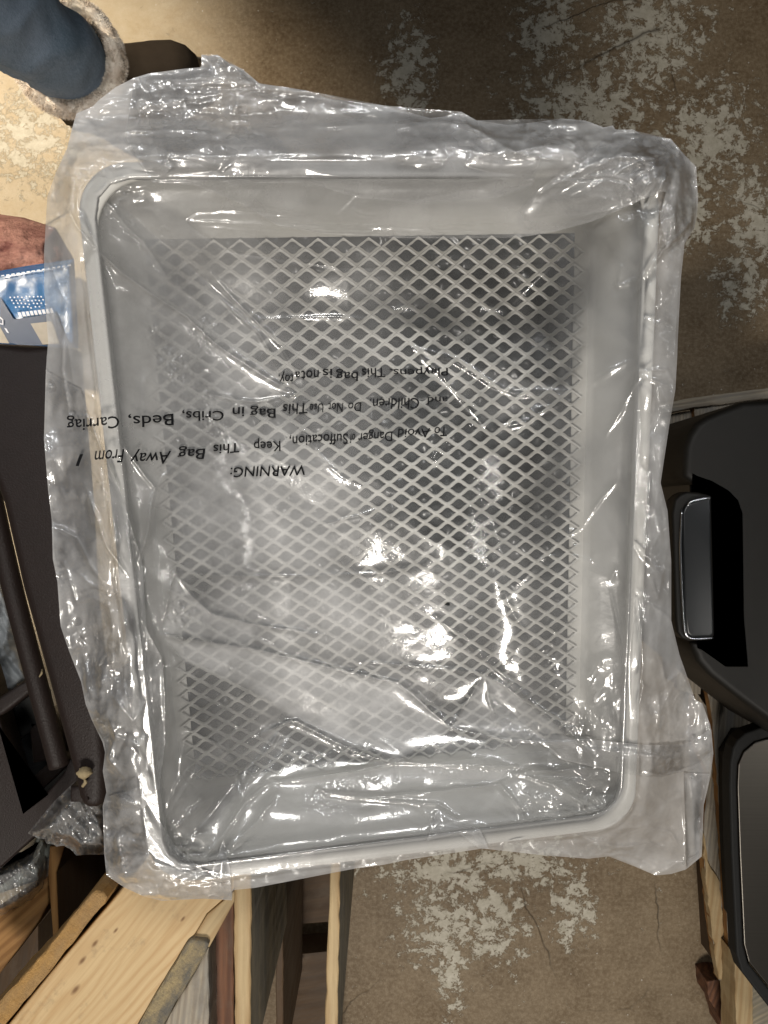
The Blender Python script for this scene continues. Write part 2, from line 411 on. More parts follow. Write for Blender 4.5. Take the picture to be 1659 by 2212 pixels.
# ------------------------------------------------------------------ plastic bag
SIL = [(165,245),(200,230),(215,215),(250,188),(290,168),(320,159),(400,148),(435,145),(435,118),(450,121),(470,118),(492,135),(525,150),(560,180),(660,195),
 (715,214),(829,228),(929,255),(959,252),(996,241),(1029,260),(1099,270),(1149,265),(1214,256),(1264,260),(1304,275),(1324,271),(1329,280),(1369,280),(1384,290),
 (1449,300),(1479,335),(1504,360),(1508,430),(1506,465),(1499,495),(1479,525),(1471,600),(1464,737),(1463,768),(1459,842),(1446,917),(1427,1043),(1442,1103),
 (1450,1214),(1450,1341),(1468,1415),(1502,1512),(1517,1519),(1535,1568),(1541,1627),(1535,1677),(1520,1740),(1516,1850),(1482,1878),(1450,1888),(1416,1891),
 (1372,1872),(1315,1850),(1271,1855),(1168,1847),(1089,1838),(1042,1833),(881,1857),(829,1868),(768,1876),(550,1918),(502,1923),(501,1945),(440,1941),(350,1946),
 (310,1936),(270,1918),(230,1891),(225,1841),(222,1741),(230,1711),(222,1666),(227,1626),(222,1604),(198,1555),(185,1521),(175,1472),(149,1406),(131,1353),
 (124,1257),(114,1207),(112,1125),(104,1059),(99,1000),(95,948),(99,802),(104,736),(96,637),(95,550),(102,425),(120,375),(145,320),(155,280)]
RIM = []
for x_, y_ in rrect(TW, TL, .042, 3):
    q_ = T(x_, y_, 0); RIM.append((CU + q_.x / (H - q_.z) * F, CV - q_.y / (H - q_.z) * F))
n_np = np.array(NRM); R0 = np.array(R[0]) - np.array((0, 0, H))
def on_ray(U, V, h):
    "points seen at (U, V) whose height above the tray's rim plane is h"
    D = np.stack([(U - CU) / F, -(V - CV) / F, -np.ones_like(U)], -1)
    t = (R0 @ n_np + h) / (D @ n_np)
    P = D * t[..., None]; P[..., 2] += H
    return P

# folds seen in the film: (points, height in mm, half width in px)
CR = [
 ([(137,436),(169,493),(216,545),(261,587),(311,624),(405,686),(464,741),(499,766),(560,805),(637,852)], 5.5, 22),
 ([(637,852),(650,925),(690,985),(740,1030),(780,1048)], 3, 12),
 ([(637,852),(560,868),(500,862),(440,850)], 2, 14),
 ([(658,467),(509,455),(425,458),(400,476),(425,500),(494,542),(548,552),(658,567),(733,578),(837,580)], -1.6, 5),
 ([(400,478),(548,484),(658,493),(837,498),(1000,503),(1060,507),(1100,515)], 2.4, 6),
 ([(430,490),(548,498),(658,505),(837,510),(1000,513)], 1.6, 5),
 ([(455,590),(500,640),(560,700),(610,750),(640,810)], 3, 16),
 ([(540,692),(640,687),(720,685),(790,690)], 2, 8),
 ([(895,753),(950,805),(1000,865),(1050,922)], 3.4, 12), ([(895,753),(940,768),(982,780),(1060,830),(1116,853),(1152,853),(1247,850)], 3.4, 16),
 ([(1050,922),(1090,920),(1140,908),(1180,885),(1250,848),(1286,823),(1357,781)], 3.2, 12),
 ([(684,1137),(752,1119),(800,1105),(851,1088)], 2.2, 9),
 ([(377,1237),(494,1243),(600,1245),(772,1241),(840,1236),(903,1222),(925,1200)], 2.8, 11),
 ([(377,1237),(410,1283),(456,1326),(549,1349),(700,1372)], 4.5, 17), ([(377,1237),(367,1270),(352,1340)], 4.5, 14),
 ([(340,1370),(390,1377),(549,1402),(648,1426),(758,1453),(859,1475),(892,1500),(924,1530),(975,1572)], 6.0, 20),
 ([(975,1572),(1020,1582),(1097,1596),(1180,1604),(1268,1600)], 3.0, 10),
 ([(780,1430),(900,1440),(990,1447),(1046,1454),(1097,1486),(1120,1505),(1212,1561),(1268,1618)], 4.0, 18),
 ([(1046,1454),(1000,1530),(975,1572)], 3.0, 16), ([(1046,1454),(1054,1500),(1070,1560)], 3.0, 18),
 ([(549,1597),(570,1582),(618,1560),(642,1558),(701,1590),(752,1616),(811,1637),(853,1646),(990,1652),(1116,1655)], 5.0, 17),
 ([(618,1562),(586,1608),(552,1656),(525,1706)], 3.5, 15), ([(642,1558),(612,1620),(570,1690)], 2.0, 12),
 ([(853,1646),(857,1680)], 2.5, 7), ([(853,1646),(790,1662),(700,1676),(600,1690)], 3, 14),
 ([(401,1589),(433,1588),(470,1611),(504,1640),(509,1666),(523,1716)], 3.4, 11), ([(401,1589),(393,1640),(385,1690)], 2.5, 14),
 ([(433,1650),(406,1693),(375,1740),(337,1806)], 3.5, 10), ([(417,1648),(385,1690),(361,1745),(340,1790)], 3.5, 8), ([(361,1801),(396,1772),(440,1730)], 4.5, 18),
 ([(591,1689),(560,1706),(528,1735),(501,1780),(475,1814),(427,1867),(367,1904)], 3.6, 10), ([(591,1689),(597,1714),(583,1738),(562,1767),(533,1796),(501,1833),(486,1857)], 3.0, 9),
 ([(677,1724),(686,1703),(704,1713),(782,1721),(856,1719),(960,1709),(1080,1695)], 2.6, 7), ([(704,1716),(782,1724),(895,1736),(945,1736),(990,1762)], 2.6, 7),
 ([(901,1736),(933,1768),(945,1756),(921,1816)], 2.6, 7),
 ([(1116,1671),(1200,1664),(1290,1659)], 4, 11), ([(1116,1671),(1199,1696),(1256,1734),(1275,1765)], 5, 15), ([(1275,1765),(1218,1784),(1170,1788)], 4, 11), ([(1275,1765),(1230,1762),(1165,1753)], 3, 9),
 ([(1116,1671),(1080,1695),(1124,1746),(1143,1803)], 3, 8), ([(1284,1712),(1256,1745),(1275,1765)], 4, 10), ([(1284,1712),(1305,1745),(1322,1781)], 5, 14), ([(1322,1712),(1322,1781)], 3, 9),
 ([(1270,1690),(1295,1680),(1330,1690),(1322,1712)], 3, 11), ([(1240,1690),(1300,1670),(1345,1680)], 3, 12),
 ([(1375,1296),(1383,1356),(1390,1437),(1384,1470),(1391,1482),(1381,1520),(1378,1564)], 4.2, 10), ([(1319,1277),(1342,1382),(1357,1493)], 1.8, 5),
 ([(1319,1255),(1330,1229),(1383,1285)], 2.4, 8), ([(1286,1192),(1278,1211),(1226,1203),(1189,1203),(1167,1211)], 3, 7), ([(1327,1043),(1275,1110),(1256,1140),(1200,1177),(1167,1211)], 3, 9),
 ([(1167,1211),(1120,1260),(1080,1300)], 2, 12), ([(1060,1140),(1075,1240),(1110,1330),(1190,1440),(1250,1530)], 2.6, 13),
 ([(940,1330),(1010,1390),(1100,1470),(1230,1590)], 2.4, 14),
 ([(1358,1125),(1364,1170),(1397,1203),(1427,1237)], 3, 8), ([(1386,1000),(1376,1020),(1388,1050)], 2.5, 6), ([(1459,842),(1420,825),(1384,808),(1342,885),(1310,940)], 2.6, 8),
 ([(1335,618),(1343,576)], 3, 7), ([(1335,618),(1362,610),(1396,596)], 3, 7), ([(1375,609),(1399,585),(1426,549),(1473,499),(1506,457)], 4, 9), ([(1426,549),(1450,545),(1475,530)], 3, 8),
 ([(1384,808),(1410,800),(1440,798),(1459,835)], 3.5, 9), ([(1395,690),(1420,700),(1440,695)], 2.4, 7),
 ([(204,353),(225,375),(239,401)], 4.5, 10), ([(246,364),(246,408)], 4.5, 9), ([(365,329),(353,356),(370,364),(343,386),(325,403)], 4.5, 10), ([(514,344),(480,368),(457,386)], 3.0, 6), ([(246,408),(325,403)], 2, 10),
 ([(187,393),(216,423),(249,455),(276,493),(311,522),(360,597),(410,637),(437,659)], 2.6, 12),
 ([(390,197),(450,180),(542,179),(600,192)], 4, 12), ([(542,179),(492,135),(470,118)], 4, 10), ([(492,135),(500,160),(542,179)], 3, 8), ([(300,215),(400,215),(550,192),(675,200),(829,235)], 3.5, 12),
 ([(250,285),(350,280),(500,285),(600,277),(829,268),(950,262)], 3.5, 16), ([(340,230),(390,262),(400,245)], 4, 11), ([(470,260),(520,225),(560,235)], 4, 12), ([(600,275),(640,258),(680,255)], 3, 9),
 ([(295,225),(305,260),(285,285)], 4, 10), ([(960,265),(1009,270),(1060,300),(1114,330),(1189,310)], 4.5, 12), ([(1114,330),(1160,342),(1209,345)], 3, 10), ([(1000,300),(1060,330),(1100,318)], 3.5, 10),
 ([(1200,285),(1240,312),(1270,290)], 4, 10), ([(1190,262),(1195,300)], 3, 8),
 ([(770,427),(733,466)], 3, 5), ([(775,430),(768,455),(790,466),(815,464)], 3, 5), ([(470,640),(560,720),(637,852)], 2.4, 20),
 ([(255,1042),(281,1125),(307,1214)], 4.5, 9), ([(182,1042),(231,1181),(274,1240),(317,1359),(350,1422),(357,1505),(357,1604)], 4.5, 11),
 ([(119,1138),(165,1161),(198,1224),(231,1273)], 3.5, 10), ([(165,1234),(190,1220)], 3, 7), ([(165,1234),(200,1265),(231,1278)], 3.5, 8), ([(231,1273),(241,1340),(245,1472)], 3, 9),
 ([(140,1215),(165,1300),(200,1290),(231,1305)], 3, 8),
 ([(175,841),(205,861),(231,894)], 3.5, 9), ([(149,898),(185,898),(198,911),(215,961),(245,1027),(265,1076),(288,1152)], 4.5, 9),
 ([(334,1053),(394,987)], 3, 12), ([(245,934),(317,1033),(334,1053),(317,1152),(300,1210)], 4.5, 14), ([(215,1020),(225,1060),(190,1000)], 3, 8),
 ([(120,375),(160,384),(185,392)], 3, 9), ([(104,560),(140,650),(135,800),(150,900)], 3, 14), ([(150,560),(140,700),(160,840)], 2.5, 12),
 ([(230,1540),(250,1590),(235,1640),(270,1680)], 4, 10), ([(250,1590),(300,1610),(350,1560)], 4, 11), ([(240,1500),(290,1560),(330,1480)], 3.5, 11), ([(300,1730),(345,1640),(357,1604)], 4, 12),
 ([(232,1711),(300,1740),(361,1730)], 4, 9), ([(250,1780),(255,1830),(270,1900)], 3.5, 12), ([(300,1800),(330,1860),(420,1890),(496,1883)], 4, 12), ([(484,1814),(496,1883),(501,1945)], 3.5, 10),
 ([(496,1883),(530,1905),(545,1915)], 3, 6), ([(484,1860),(420,1900),(350,1925)], 3.5, 10), ([(380,1855),(395,1830),(405,1850),(400,1880)], 2.6, 6),
 ([(1060,1835),(1170,1800),(1230,1790),(1300,1830)], 3.5, 12), ([(1345,1790),(1400,1785),(1450,1800),(1480,1850)], 5, 13), ([(1420,1720),(1440,1735),(1470,1722)], 4, 9), ([(1300,1815),(1330,1835),(1400,1820),(1450,1840)], 4.5, 10),
 ([(1372,1760),(1400,1765)], 4, 12), ([(1415,1890),(1480,1855)], 4, 12), ([(1290,1850),(1350,1845),(1420,1860)], 3, 10), ([(1478,1670),(1479,1760),(1482,1878)], 3, 5),
 ([(1425,1420),(1440,1478),(1470,1450),(1500,1512)], 4.5, 11), ([(1470,1450),(1430,1530),(1410,1600)], 3.5, 11), ([(1400,1300),(1440,1330),(1450,1341)], 3.5, 9), ([(1405,1240),(1420,1290),(1440,1200)], 3.5, 9),
 ([(1415,1100),(1425,1150),(1400,1200)], 3, 9), ([(1268,1618),(1330,1622),(1400,1632),(1462,1638)], 3.5, 9), ([(1410,1560),(1440,1590),(1500,1600)], 3, 11),
]
CR += [(p_, 2.0, 4.5) for p_, a_, w_ in CR if w_ >= 14 and p_[0][1] > 420 and p_[0][0] < 1300]     # sharp lines along the main folds
# radiating pleats of the gathered top right corner
for i in range(15):
    a = math.radians(150 + i * 8.2 + rnd.uniform(-3, 3)); L = rnd.uniform(90, 330)
    c0 = (1455 + rnd.uniform(-12, 12), 345 + rnd.uniform(-12, 12))
    if math.sin(a) < 0: L = min(L, 110)
    mid = (c0[0] + math.cos(a) * L * .5, c0[1] + math.sin(a) * L * .5 * -1 * -1)
    CR.append(([c0, (c0[0] + math.cos(a) * L * .5, c0[1] - math.sin(a) * L * .45 + 12 * (L / 100)), (c0[0] + math.cos(a) * L, c0[1] - math.sin(a) * L * .6 + L * .42)], rnd.uniform(2.5, 5), rnd.uniform(7, 12)))
# little glittering clusters where the film clings: (u, v, radius u, radius v, height mm)
SPK = [(286,473,22,14,1.0),(350,500,16,12,.9),(442,716,24,30,1.1),(335,718,13,20,1.0),(335,669,8,8,.9),(350,762,14,14,1.2),(385,800,26,30,1.0),(430,850,22,22,.8),(453,901,18,24,1.1),
 (473,931,22,20,1.0),(397,954,14,10,.8),(410,1125,30,22,.5),(344,1217,12,10,1.0),(390,1325,45,30,1.1),(496,1445,14,12,.9),(489,1521,26,22,1.0),(509,1571,16,12,1.0),(536,1551,16,10,1.0),
 (633,1631,18,10,1.1),(677,1634,22,10,1.1),(722,1625,18,10,1.0),(779,1625,24,12,1.1),(734,1694,26,12,.9),(796,1682,20,10,.9),(960,1666,40,7,1.0),(1040,1662,50,8,1.1),(1120,1664,30,10,1.1),
 (1193,1435,16,16,1.0),(1203,1490,10,40,.9),(1160,1590,24,14,.9),(1149,1571,14,14,.9),(1262,1545,14,16,1.0),(1285,1560,24,16,1.1),(1237,1561,26,26,.9),(1303,1567,12,16,1.1),(1117,1596,12,10,1.0),
 (1146,1731,18,14,1.6),(1165,1753,10,7,1.2),(1180,1400,16,40,.8),(1190,1330,12,50,.7),(1240,1170,20,26,.8),(945,550,26,18,.7),(395,1850,18,16,1.2),(300,1900,40,18,1.0),(260,1860,22,40,.9),
 (1450,1640,14,12,1.2),(700,1745,26,10,.7),(215,1040,14,22,.9),(225,1300,10,14,1.0),(245,1420,10,60,.8),(130,1240,10,30,1.0)]
# cloudier and clearer places in the film: (polygon, factor, feather px)
CLOUD = [([(176,380),(640,360),(640,900),(700,1230),(380,1240),(240,1000)], .8, 140), ([(350,1378),(549,1402),(859,1475),(975,1572),(860,1646),(750,1612),(642,1558),(560,1500),(400,1430)], 1.25, 14),
 ([(975,1572),(1046,1454),(1097,1486),(1268,1618),(1100,1600)], 1.0, 8), ([(620,900),(800,1060),(800,1230),(400,1240),(360,1100)], .5, 40), ([(853,1650),(1110,1660),(1080,1690),(600,1700)], .8, 12),
 ([(490,860),(637,852),(560,800),(464,741),(440,800)], .7, 20), ([(895,753),(1050,922),(1250,848)], .45, 10), ([(377,1237),(460,1326),(549,1349),(549,1395),(350,1370)], .8, 12),
 ([(500,1210),(900,1230),(860,1460),(400,1330)], .7, 80), ([(380,1240),(900,1230),(1000,1560),(640,1700),(380,1690)], .5, 100), ([(660,395),(771,427),(905,440),(1075,428),(1150,402),(1150,340),(500,350)], .5, 8)]
HOLES = [([(155,1336),(162,1332),(172,1333),(177,1340),(176,1349),(168,1353),(158,1351),(154,1343)]), ([(958,1300),(964,1299),(972,1303),(974,1307),(968,1309),(960,1306)])]

def crumple(U, V, seed, s, aspect=1.0, rot=0.0):
    c, sn = math.cos(rot), math.sin(rot); x = (U * c + V * sn) / s; y = (-U * sn + V * c) / s * aspect
    wx = x + .5 * fbm(x * .7, y * .7, seed + 50, 3); wy = y + .5 * fbm(x * .7 + 9, y * .7 + 4, seed + 60, 3)
    return vor(wx, wy, seed)

def film_height(U, V, seed=0, creases=True, calm=1.0, din=None, dout=None, sil=None):
    h = np.zeros(U.shape)
    rim_d, rim_in, _, _ = poly_dist(U, V, RIM)
    sd = np.where(rim_in, rim_d, -rim_d)
    h += np.where(sd > 0, -.066 * smooth(sd, 10, 330) - .010 * smooth(sd, 0, 60), -.030 * smooth(-sd, 8, 110))
    h += .0045
    # broad soft billows
    h += .013 * fbm(U / 360 + seed, V / 360, 3 + seed, 2)
    h += .011 * (crumple(U, V, 55 + seed, 330, 1.3, .7) - .6) * smooth(sd, 20, 160)
    h += (.0012 + .004 * (1 - smooth(sd, -10, 60))) * fbm(U / 90, V / 90, 8 + seed, 2) * calm
    # crumpling, strong outside the rim and near the corners, faint in the open middle
    edge = 1 - smooth(sd, -10, 60); corner = np.zeros(U.shape)
    for cu, cv, r in ((1450, 360, 230), (300, 1850, 210), (1330, 1750, 230), (200, 380, 170), (240, 1500, 240), (450, 170, 130), (1120, 300, 160), (1420, 1500, 150)):
        corner = np.maximum(corner, 1 - smooth(np.hypot(U - cu, V - cv), r * .35, r))
    rimq = 1 - .8 * np.exp(-((sd - 12) / 30) ** 2)
    along = fbm(U / 130, V / 130, 77 + seed, 2) + .5
    amp = (.07 + .62 * edge * np.clip(along * 1.5, .1, 1.3) + .95 * corner * np.clip(along * 1.7, .35, 1.5))
    amp = amp * (1 - .75 * np.exp(-(((U - 700) / 330) ** 2 + ((V - 905) / 120) ** 4)))
    amp = amp * rimq
    h += .0065 * (crumple(U, V, 5 + seed, 95, 1.0, .5) - .6) * amp * calm
    top = smooth(-np.abs(V - 1100) / 800 + np.abs(U - 800) / 680, -.15, .15)      # 1 on the long sides, 0 on the short ones
    h += .0062 * ((crumple(U, V * .28, 6 + seed, 46, 1.0, 0) - .6) * top + (crumple(U * .28, V, 7 + seed, 46, 1.0, 0) - .6) * (1 - top)) * amp * calm
    h += .0032 * ((crumple(U, V * .22, 16 + seed, 21, 1.0, .12) - .6) * top + (crumple(U * .22, V, 17 + seed, 21, 1.0, -.12) - .6) * (1 - top)) * np.clip(amp - .1, 0, 1) * calm
    h += .0022 * (crumple(U, V, 9 + seed, 24, 1.0, .2) - .6) * np.clip(amp - .35, 0, 1) * calm
    if creases:
        for pts, a, wd in CR:
            P = np.array(pts); m = wd * 5
            s = (U > P[:, 0].min() - m) & (U < P[:, 0].max() + m) & (V > P[:, 1].min() - m) & (V < P[:, 1].max() + m)
            if not s.any(): continue
            us, vs = U[s], V[s]
            wob = 1.6 * fbm(us / 24, vs / 24, 31, 2)
            d, _, bx_, by_ = poly_dist(us + wob * 1.5, vs + wob * 1.5, P, False)
            e = np.minimum(np.hypot(us - P[0, 0], vs - P[0, 1]), np.hypot(us - P[-1, 0], vs - P[-1, 1]))
            side = 1.0
            h[s] += a * .0010 * np.exp(-d / (wd * (.75 + .5 * vnoise(us / 60, vs / 60, 5)))) * (.45 + .55 * smooth(e, 0, 60)) - a * .00025 * np.exp(-(d / (wd * 2.5)) ** 2)
        for u, v, ru, rv, a in SPK:
            s = (abs(U - u) < ru * 2.2) & (abs(V - v) < rv * 2.2)
            us, vs = U[s], V[s]
            g = np.exp(-(((us - u) / ru) ** 2 + ((vs - v) / rv) ** 2))
            g = g * smooth(fbm(us / 9, vs / 9, 12, 2), -.25, .25)
            h[s] += g * a * .0034 * (crumple(us, vs, 40, 9) - .5)
    floor_h = -DEP + .008
    h = np.where(sd > 40, np.maximum(h, floor_h), h)
    lift = .0064 - .02 * smooth(-sd, 6, 26) - .3 * np.clip((-sd - 20) / 100, 0, 1) - .012 * smooth(sd, 28, 54) - .3 * np.clip((sd - 36) / 150, 0, 1)       # the film rests on the rolled rim
    return np.maximum(h, lift - .0), sd

def crink(U, V):
    rim_d, rim_in, _, _ = poly_dist(U, V, RIM); sd = np.where(rim_in, rim_d, -rim_d)
    c = .06 + .8 * (1 - smooth(sd, -15, 70)) * np.clip(.5 + 1.6 * fbm(U / 110, V / 110, 91, 2), 0, 1.2)
    for cu, cv, r in ((1450, 360, 230), (300, 1850, 210), (1330, 1750, 260), (200, 380, 190), (240, 1500, 240), (1230, 1500, 200), (390, 850, 150), (500, 1560, 150)):
        c = np.maximum(c, (1 - smooth(np.hypot(U - cu, V - cv), r * .3, r)) * np.clip(.45 + 2.2 * fbm(U / 60, V / 60, 92, 2), 0, 1))
    return c * (1 - .85 * np.exp(-((sd - 12) / 32) ** 2))
def sheet(name, poly, m, parent, step, height, cloud=None, holes=(), bounds=None):
    P = np.array(poly, float)
    u0, v0 = P.min(0) - step; u1, v1 = P.max(0) + step
    us = np.arange(u0, u1 + step, step); vs = np.arange(v0, v1 + step, step)
    U, V = np.meshgrid(us, vs)
    # irregular outline: nibble the polygon a little
    d, ins, bx_, by_ = poly_dist(U, V, P)
    keep = ins.copy()
    for hp in holes:
        dh, ih, hx_, hy_ = poly_dist(U, V, hp); keep &= ~ih
        snap = ih & (dh < step * 1.3); d = np.where(snap, dh, d); bx_ = np.where(snap, hx_, bx_); by_ = np.where(snap, hy_, by_)
        holes_in = ih if hp is holes[0] else (holes_in | ih)
    q = keep[:-1, :-1] | keep[1:, :-1] | keep[:-1, 1:] | keep[1:, 1:]
    if len(holes):
        hq = (holes_in[:-1, :-1] & holes_in[1:, :-1] & holes_in[:-1, 1:] & holes_in[1:, 1:]); q &= ~hq
    out = ~keep
    U = np.where(out, bx_, U); V = np.where(out, by_, V)
    idx = np.full(U.shape, -1); used = np.zeros(U.shape, bool)
    for a, b in ((0, 0), (1, 0), (0, 1), (1, 1)):
        used[a:a + q.shape[0], b:b + q.shape[1]] |= q
    idx[used] = np.arange(used.sum())
    Uu, Vu = U[used], V[used]
    h = height(Uu, Vu); Pt = on_ray(Uu, Vu, h)
    jj, ii = np.nonzero(q)
    Fc = np.stack([idx[jj, ii], idx[jj + 1, ii], idx[jj + 1, ii + 1], idx[jj, ii + 1]], 1)
    cl = cloud(Uu, Vu) if cloud is not None else np.ones(Uu.shape)
    return from_np(name, Pt, Fc, m, parent, True, {'cloud': cl, 'crinkle': crink(Uu, Vu)})

def top_cloud(U, V):
    c = np.full(U.shape, .95)
    c += .35 * fbm(U / 140, V / 140, 21, 3)
    for poly, f, fe in CLOUD:
        d, i, _, _ = poly_dist(U, V, poly); c += f * smooth(np.where(i, d, -d), -fe * .5, fe)
    rim_d, rim_in, _, _ = poly_dist(U, V, RIM)
    c += 1.0 * (1 - smooth(np.where(rim_in, rim_d, -rim_d), -20, 10))
    c += 1.3 * (1 - smooth(V, 330, 400))
    c -= .85 * np.exp(-(((U - 1040) / 210) ** 4 + ((V - 860) / 400) ** 4))
    c -= .5 * np.exp(-(((U - 450) / 130) ** 2 + ((V - 1560) / 110) ** 2))
    c -= .6 * np.exp(-(((U - 740) / 130) ** 2 + ((V - 1640) / 45) ** 2))
    return np.clip(c, .22, 3.5)

bag = empty('plastic_bag', T(0, 0, -.02), 'large clear crinkled plastic bag with printed suffocation warning pulled over the mesh tray', 'plastic bag')
sheet('upper_film', SIL, M_film, bag, 2.6, lambda U, V: film_height(U, V)[0], top_cloud, HOLES)

def under_h(U, V):
    d, ins, _, _ = poly_dist(U, V, SIL)
    base = -.028 - .100 * smooth(d, 20, 190)
    h = base + .018 * fbm(U / 120, V / 120, 15, 3)
    h += .012 * (crumple(U, V, 25, 85, 1.2, .8) - .6) + .006 * (crumple(U, V, 26, 38, 1.0, .3) - .6)
    return h - .004
c0 = np.mean(np.array(SIL), 0)
SIL2 = [(c0[0] + (u - c0[0]) * .992, c0[1] + (v - c0[1]) * .994) for u, v in SIL]
sheet('lower_film', SIL2, M_film2, bag, 5.0, lambda U, V: np.where(poly_dist(U, V, RIM)[1], np.maximum(under_h(U, V), -.153), np.minimum(under_h(U, V), -.02)), lambda U, V: np.clip(1 + 1.2 * fbm(U / 60, V / 60, 33, 3), .2, 2.4))

# doubled-over folds lying on the upper film
TOPLINE = [p for p in SIL[4:31]]
FOLDS = [
 (TOPLINE + [(1479,335),(1440,400),(1370,440),(1280,478),(1200,500),(1120,513),(1000,515),(860,514),(700,505),(600,487),(520,440),(420,400),(330,395),(270,300)], 3, .0035, 1.0),
 ([(300,168),(435,145),(435,118),(470,118),(525,150),(560,180),(660,195),(829,228),(996,241),(1029,260),(1214,256),(1180,300),(1150,400),(1075,427),(905,439),(771,427),(658,392),(500,400),(340,330)], 4, .0065, .8),
 ([(1114,485),(1139,511),(1200,500),(1280,478),(1380,430),(1430,395),(1480,350),(1450,300),(1370,282),(1329,285),(1259,340),(1174,400),(1120,455)], 12, .0080, 1.5),
 ([(1190,420),(1259,370),(1290,320),(1384,292),(1449,300),(1500,360),(1508,430),(1499,495),(1440,540),(1425,470),(1440,410),(1340,450),(1230,470)], 14, .0115, 1.5),
 ([(98,800),(175,841),(198,911),(245,1027),(265,1076),(307,1214),(317,1359),(350,1422),(357,1505),(357,1604),(345,1700),(300,1760),(228,1850)] + SIL[74:93], 21, .0045, 1.3),
 ([(1160,1600),(1268,1596),(1400,1610),(1480,1608),(1537,1575),(1541,1627),(1500,1660),(1430,1678),(1350,1672),(1290,1659),(1210,1640)], 31, .0060, .9),
 ([(1478,1670),(1533,1672),(1520,1740),(1515,1850),(1483,1876)], 36, .0050, .7),
 ([(484,1814),(497,1880),(501,1943),(452,1941),(459,1878)], 41, .0070, .6),
 ([(945,1748),(1037,1792),(1056,1834),(1035,1833),(990,1800),(921,1818)], 44, .0060, .6),
 ([(225,1841),(235,1720),(300,1700),(380,1830),(440,1880),(500,1890),(501,1943),(440,1941),(350,1944),(310,1935),(270,1917),(230,1890)], 47, .0060, 1.5),
]
for poly, sd_, off, calm in FOLDS:
    def fh(U, V, sd_=sd_, off=off, calm=calm):
        a = film_height(U, V)[0]; b = film_height(U, V, seed=sd_, creases=False, calm=calm)[0]
        d, _, _, _ = poly_dist(U, V, poly)
        return a + .45 * np.abs(b - a) + off * (.35 + .65 * smooth(d, 0, 35))
    sheet('fold', poly, M_film3, bag, 3.0, fh, lambda U, V, s=sd_: np.clip(.9 + .9 * fbm(U / 70, V / 70, s, 3), .4, 2.2))

# printed warning, word by word: (word, left u, right u, top v, bottom v, slope)   (the print is upside down in the picture)
WORDS = [
 ('warning_line', [('WARNING:', 497, 660, 1007, 1029, -.035, .18)]),
 ('danger_line', [('To', 938, 966, 922, 943, 0, 0), ('Avoid', 860, 929, 925, 945, -.03, 0), ('Danger', 774, 848, 927, 955, -.04, 0), ('of', 756, 768, 936, 956, -.05, 0), ('Suffocation,', 626, 752, 935, 962, -.06, 0),
                  ('Keep', 548, 606, 946, 975, -.06, .05), ('This', 460, 517, 958, 979, -.06, .1), ('Bag', 384, 442, 963, 993, -.07, .12), ('Away', 283, 368, 968, 1003, -.06, .15), ('From', 204, 266, 972, 1001, -.05, .1), ('I', 168, 175, 980, 1006, 0, .3)]),
 ('children_line', [('and', 923, 966, 857, 873, 0, 0), ('Children.', 798, 905, 860, 884, -.04, 0), ('Do', 752, 780, 868, 888, -.03, 0), ('Not', 709, 741, 870, 890, -.03, 0), ('Use', 669, 699, 872, 892, -.04, 0), ('This', 611, 665, 871, 894, -.03, 0),
                    ('Bag', 541, 596, 876, 903, -.04, 0), ('in', 503, 528, 880, 900, -.03, 0), ('Cribs,', 394, 484, 884, 909, -.04, .03), ('Beds,', 277, 375, 892, 921, -.05, .03), ('Carriag', 144, 257, 894, 929, -.06, .03)]),
 ('playpens_line', [('Playpens.', 842, 967, 791, 813, -.02, 0), ('This', 781, 832, 795, 816, -.02, 0), ('bag', 725, 773, 796, 823, -.02, 0), ('is', 696, 717, 797, 817, -.02, 0), ('not', 650, 688, 800, 820, -.03, 0), ('a', 636, 647, 802, 815, -.03, 0), ('toy.', 601, 634, 801, 826, -.03, 0)]),
]
def glyph_mesh(txt):
    cu = bpy.data.curves.new('t', 'FONT'); cu.body = txt; cu.resolution_u = 3; cu.size = 1; cu.offset = .008
    ob = bpy.data.objects.new('t', cu); C.objects.link(ob)
    bpy.context.view_layer.update()
    me = bpy.data.meshes.new_from_object(ob.evaluated_get(bpy.context.evaluated_depsgraph_get()))
    b_ = bmesh.new(); b_.from_mesh(me); bmesh.ops.triangulate(b_, faces=b_.faces)
    for _ in range(3):
        es = [e for e in b_.edges if e.calc_length() > .16]
        if es: bmesh.ops.subdivide_edges(b_, edges=es, cuts=1); bmesh.ops.triangulate(b_, faces=b_.faces)
    b_.to_mesh(me); b_.free()
    V = np.array([v.co[:] for v in me.vertices]); Fc = [tuple(p.vertices) for p in me.polygons]
    bpy.data.objects.remove(ob); bpy.data.curves.remove(cu); bpy.data.meshes.remove(me)
    return V, Fc
for nm, words in WORDS:
    allV = []; allF = []
    for wd, ul, ur, vt, vb, slope, shear in words:
        V, Fc = glyph_mesh(wd)
        x0, x1 = V[:, 0].min(), V[:, 0].max(); y0, y1 = V[:, 1].min(), V[:, 1].max()
        s = (V[:, 0] - x0) / (x1 - x0); t = (V[:, 1] - y0) / (y1 - y0)
        Uw = ur - s * (ur - ul) + shear * (t - .5) * -(vb - vt); Vw = vt + t * (vb - vt) + slope * (Uw - (ul + ur) / 2)
        Uw += .8 * np.sin(Vw / 9.0); Vw += .9 * np.sin(Uw / 23.0)
        b0 = len(allV) and sum(len(a) for a in allV)
        hh = film_height(Uw, Vw)[0] + .0022 + .010 * (1 - smooth(Uw, 250, 340))
        allV.append(on_ray(Uw, Vw, hh)); allF += [tuple(i + b0 for i in f) for f in Fc]
    me = bpy.data.meshes.new(nm); me.from_pydata([tuple(p) for p in np.concatenate(allV)], [], allF); me.update()
    o = link(nm, me, M_ink, bag)

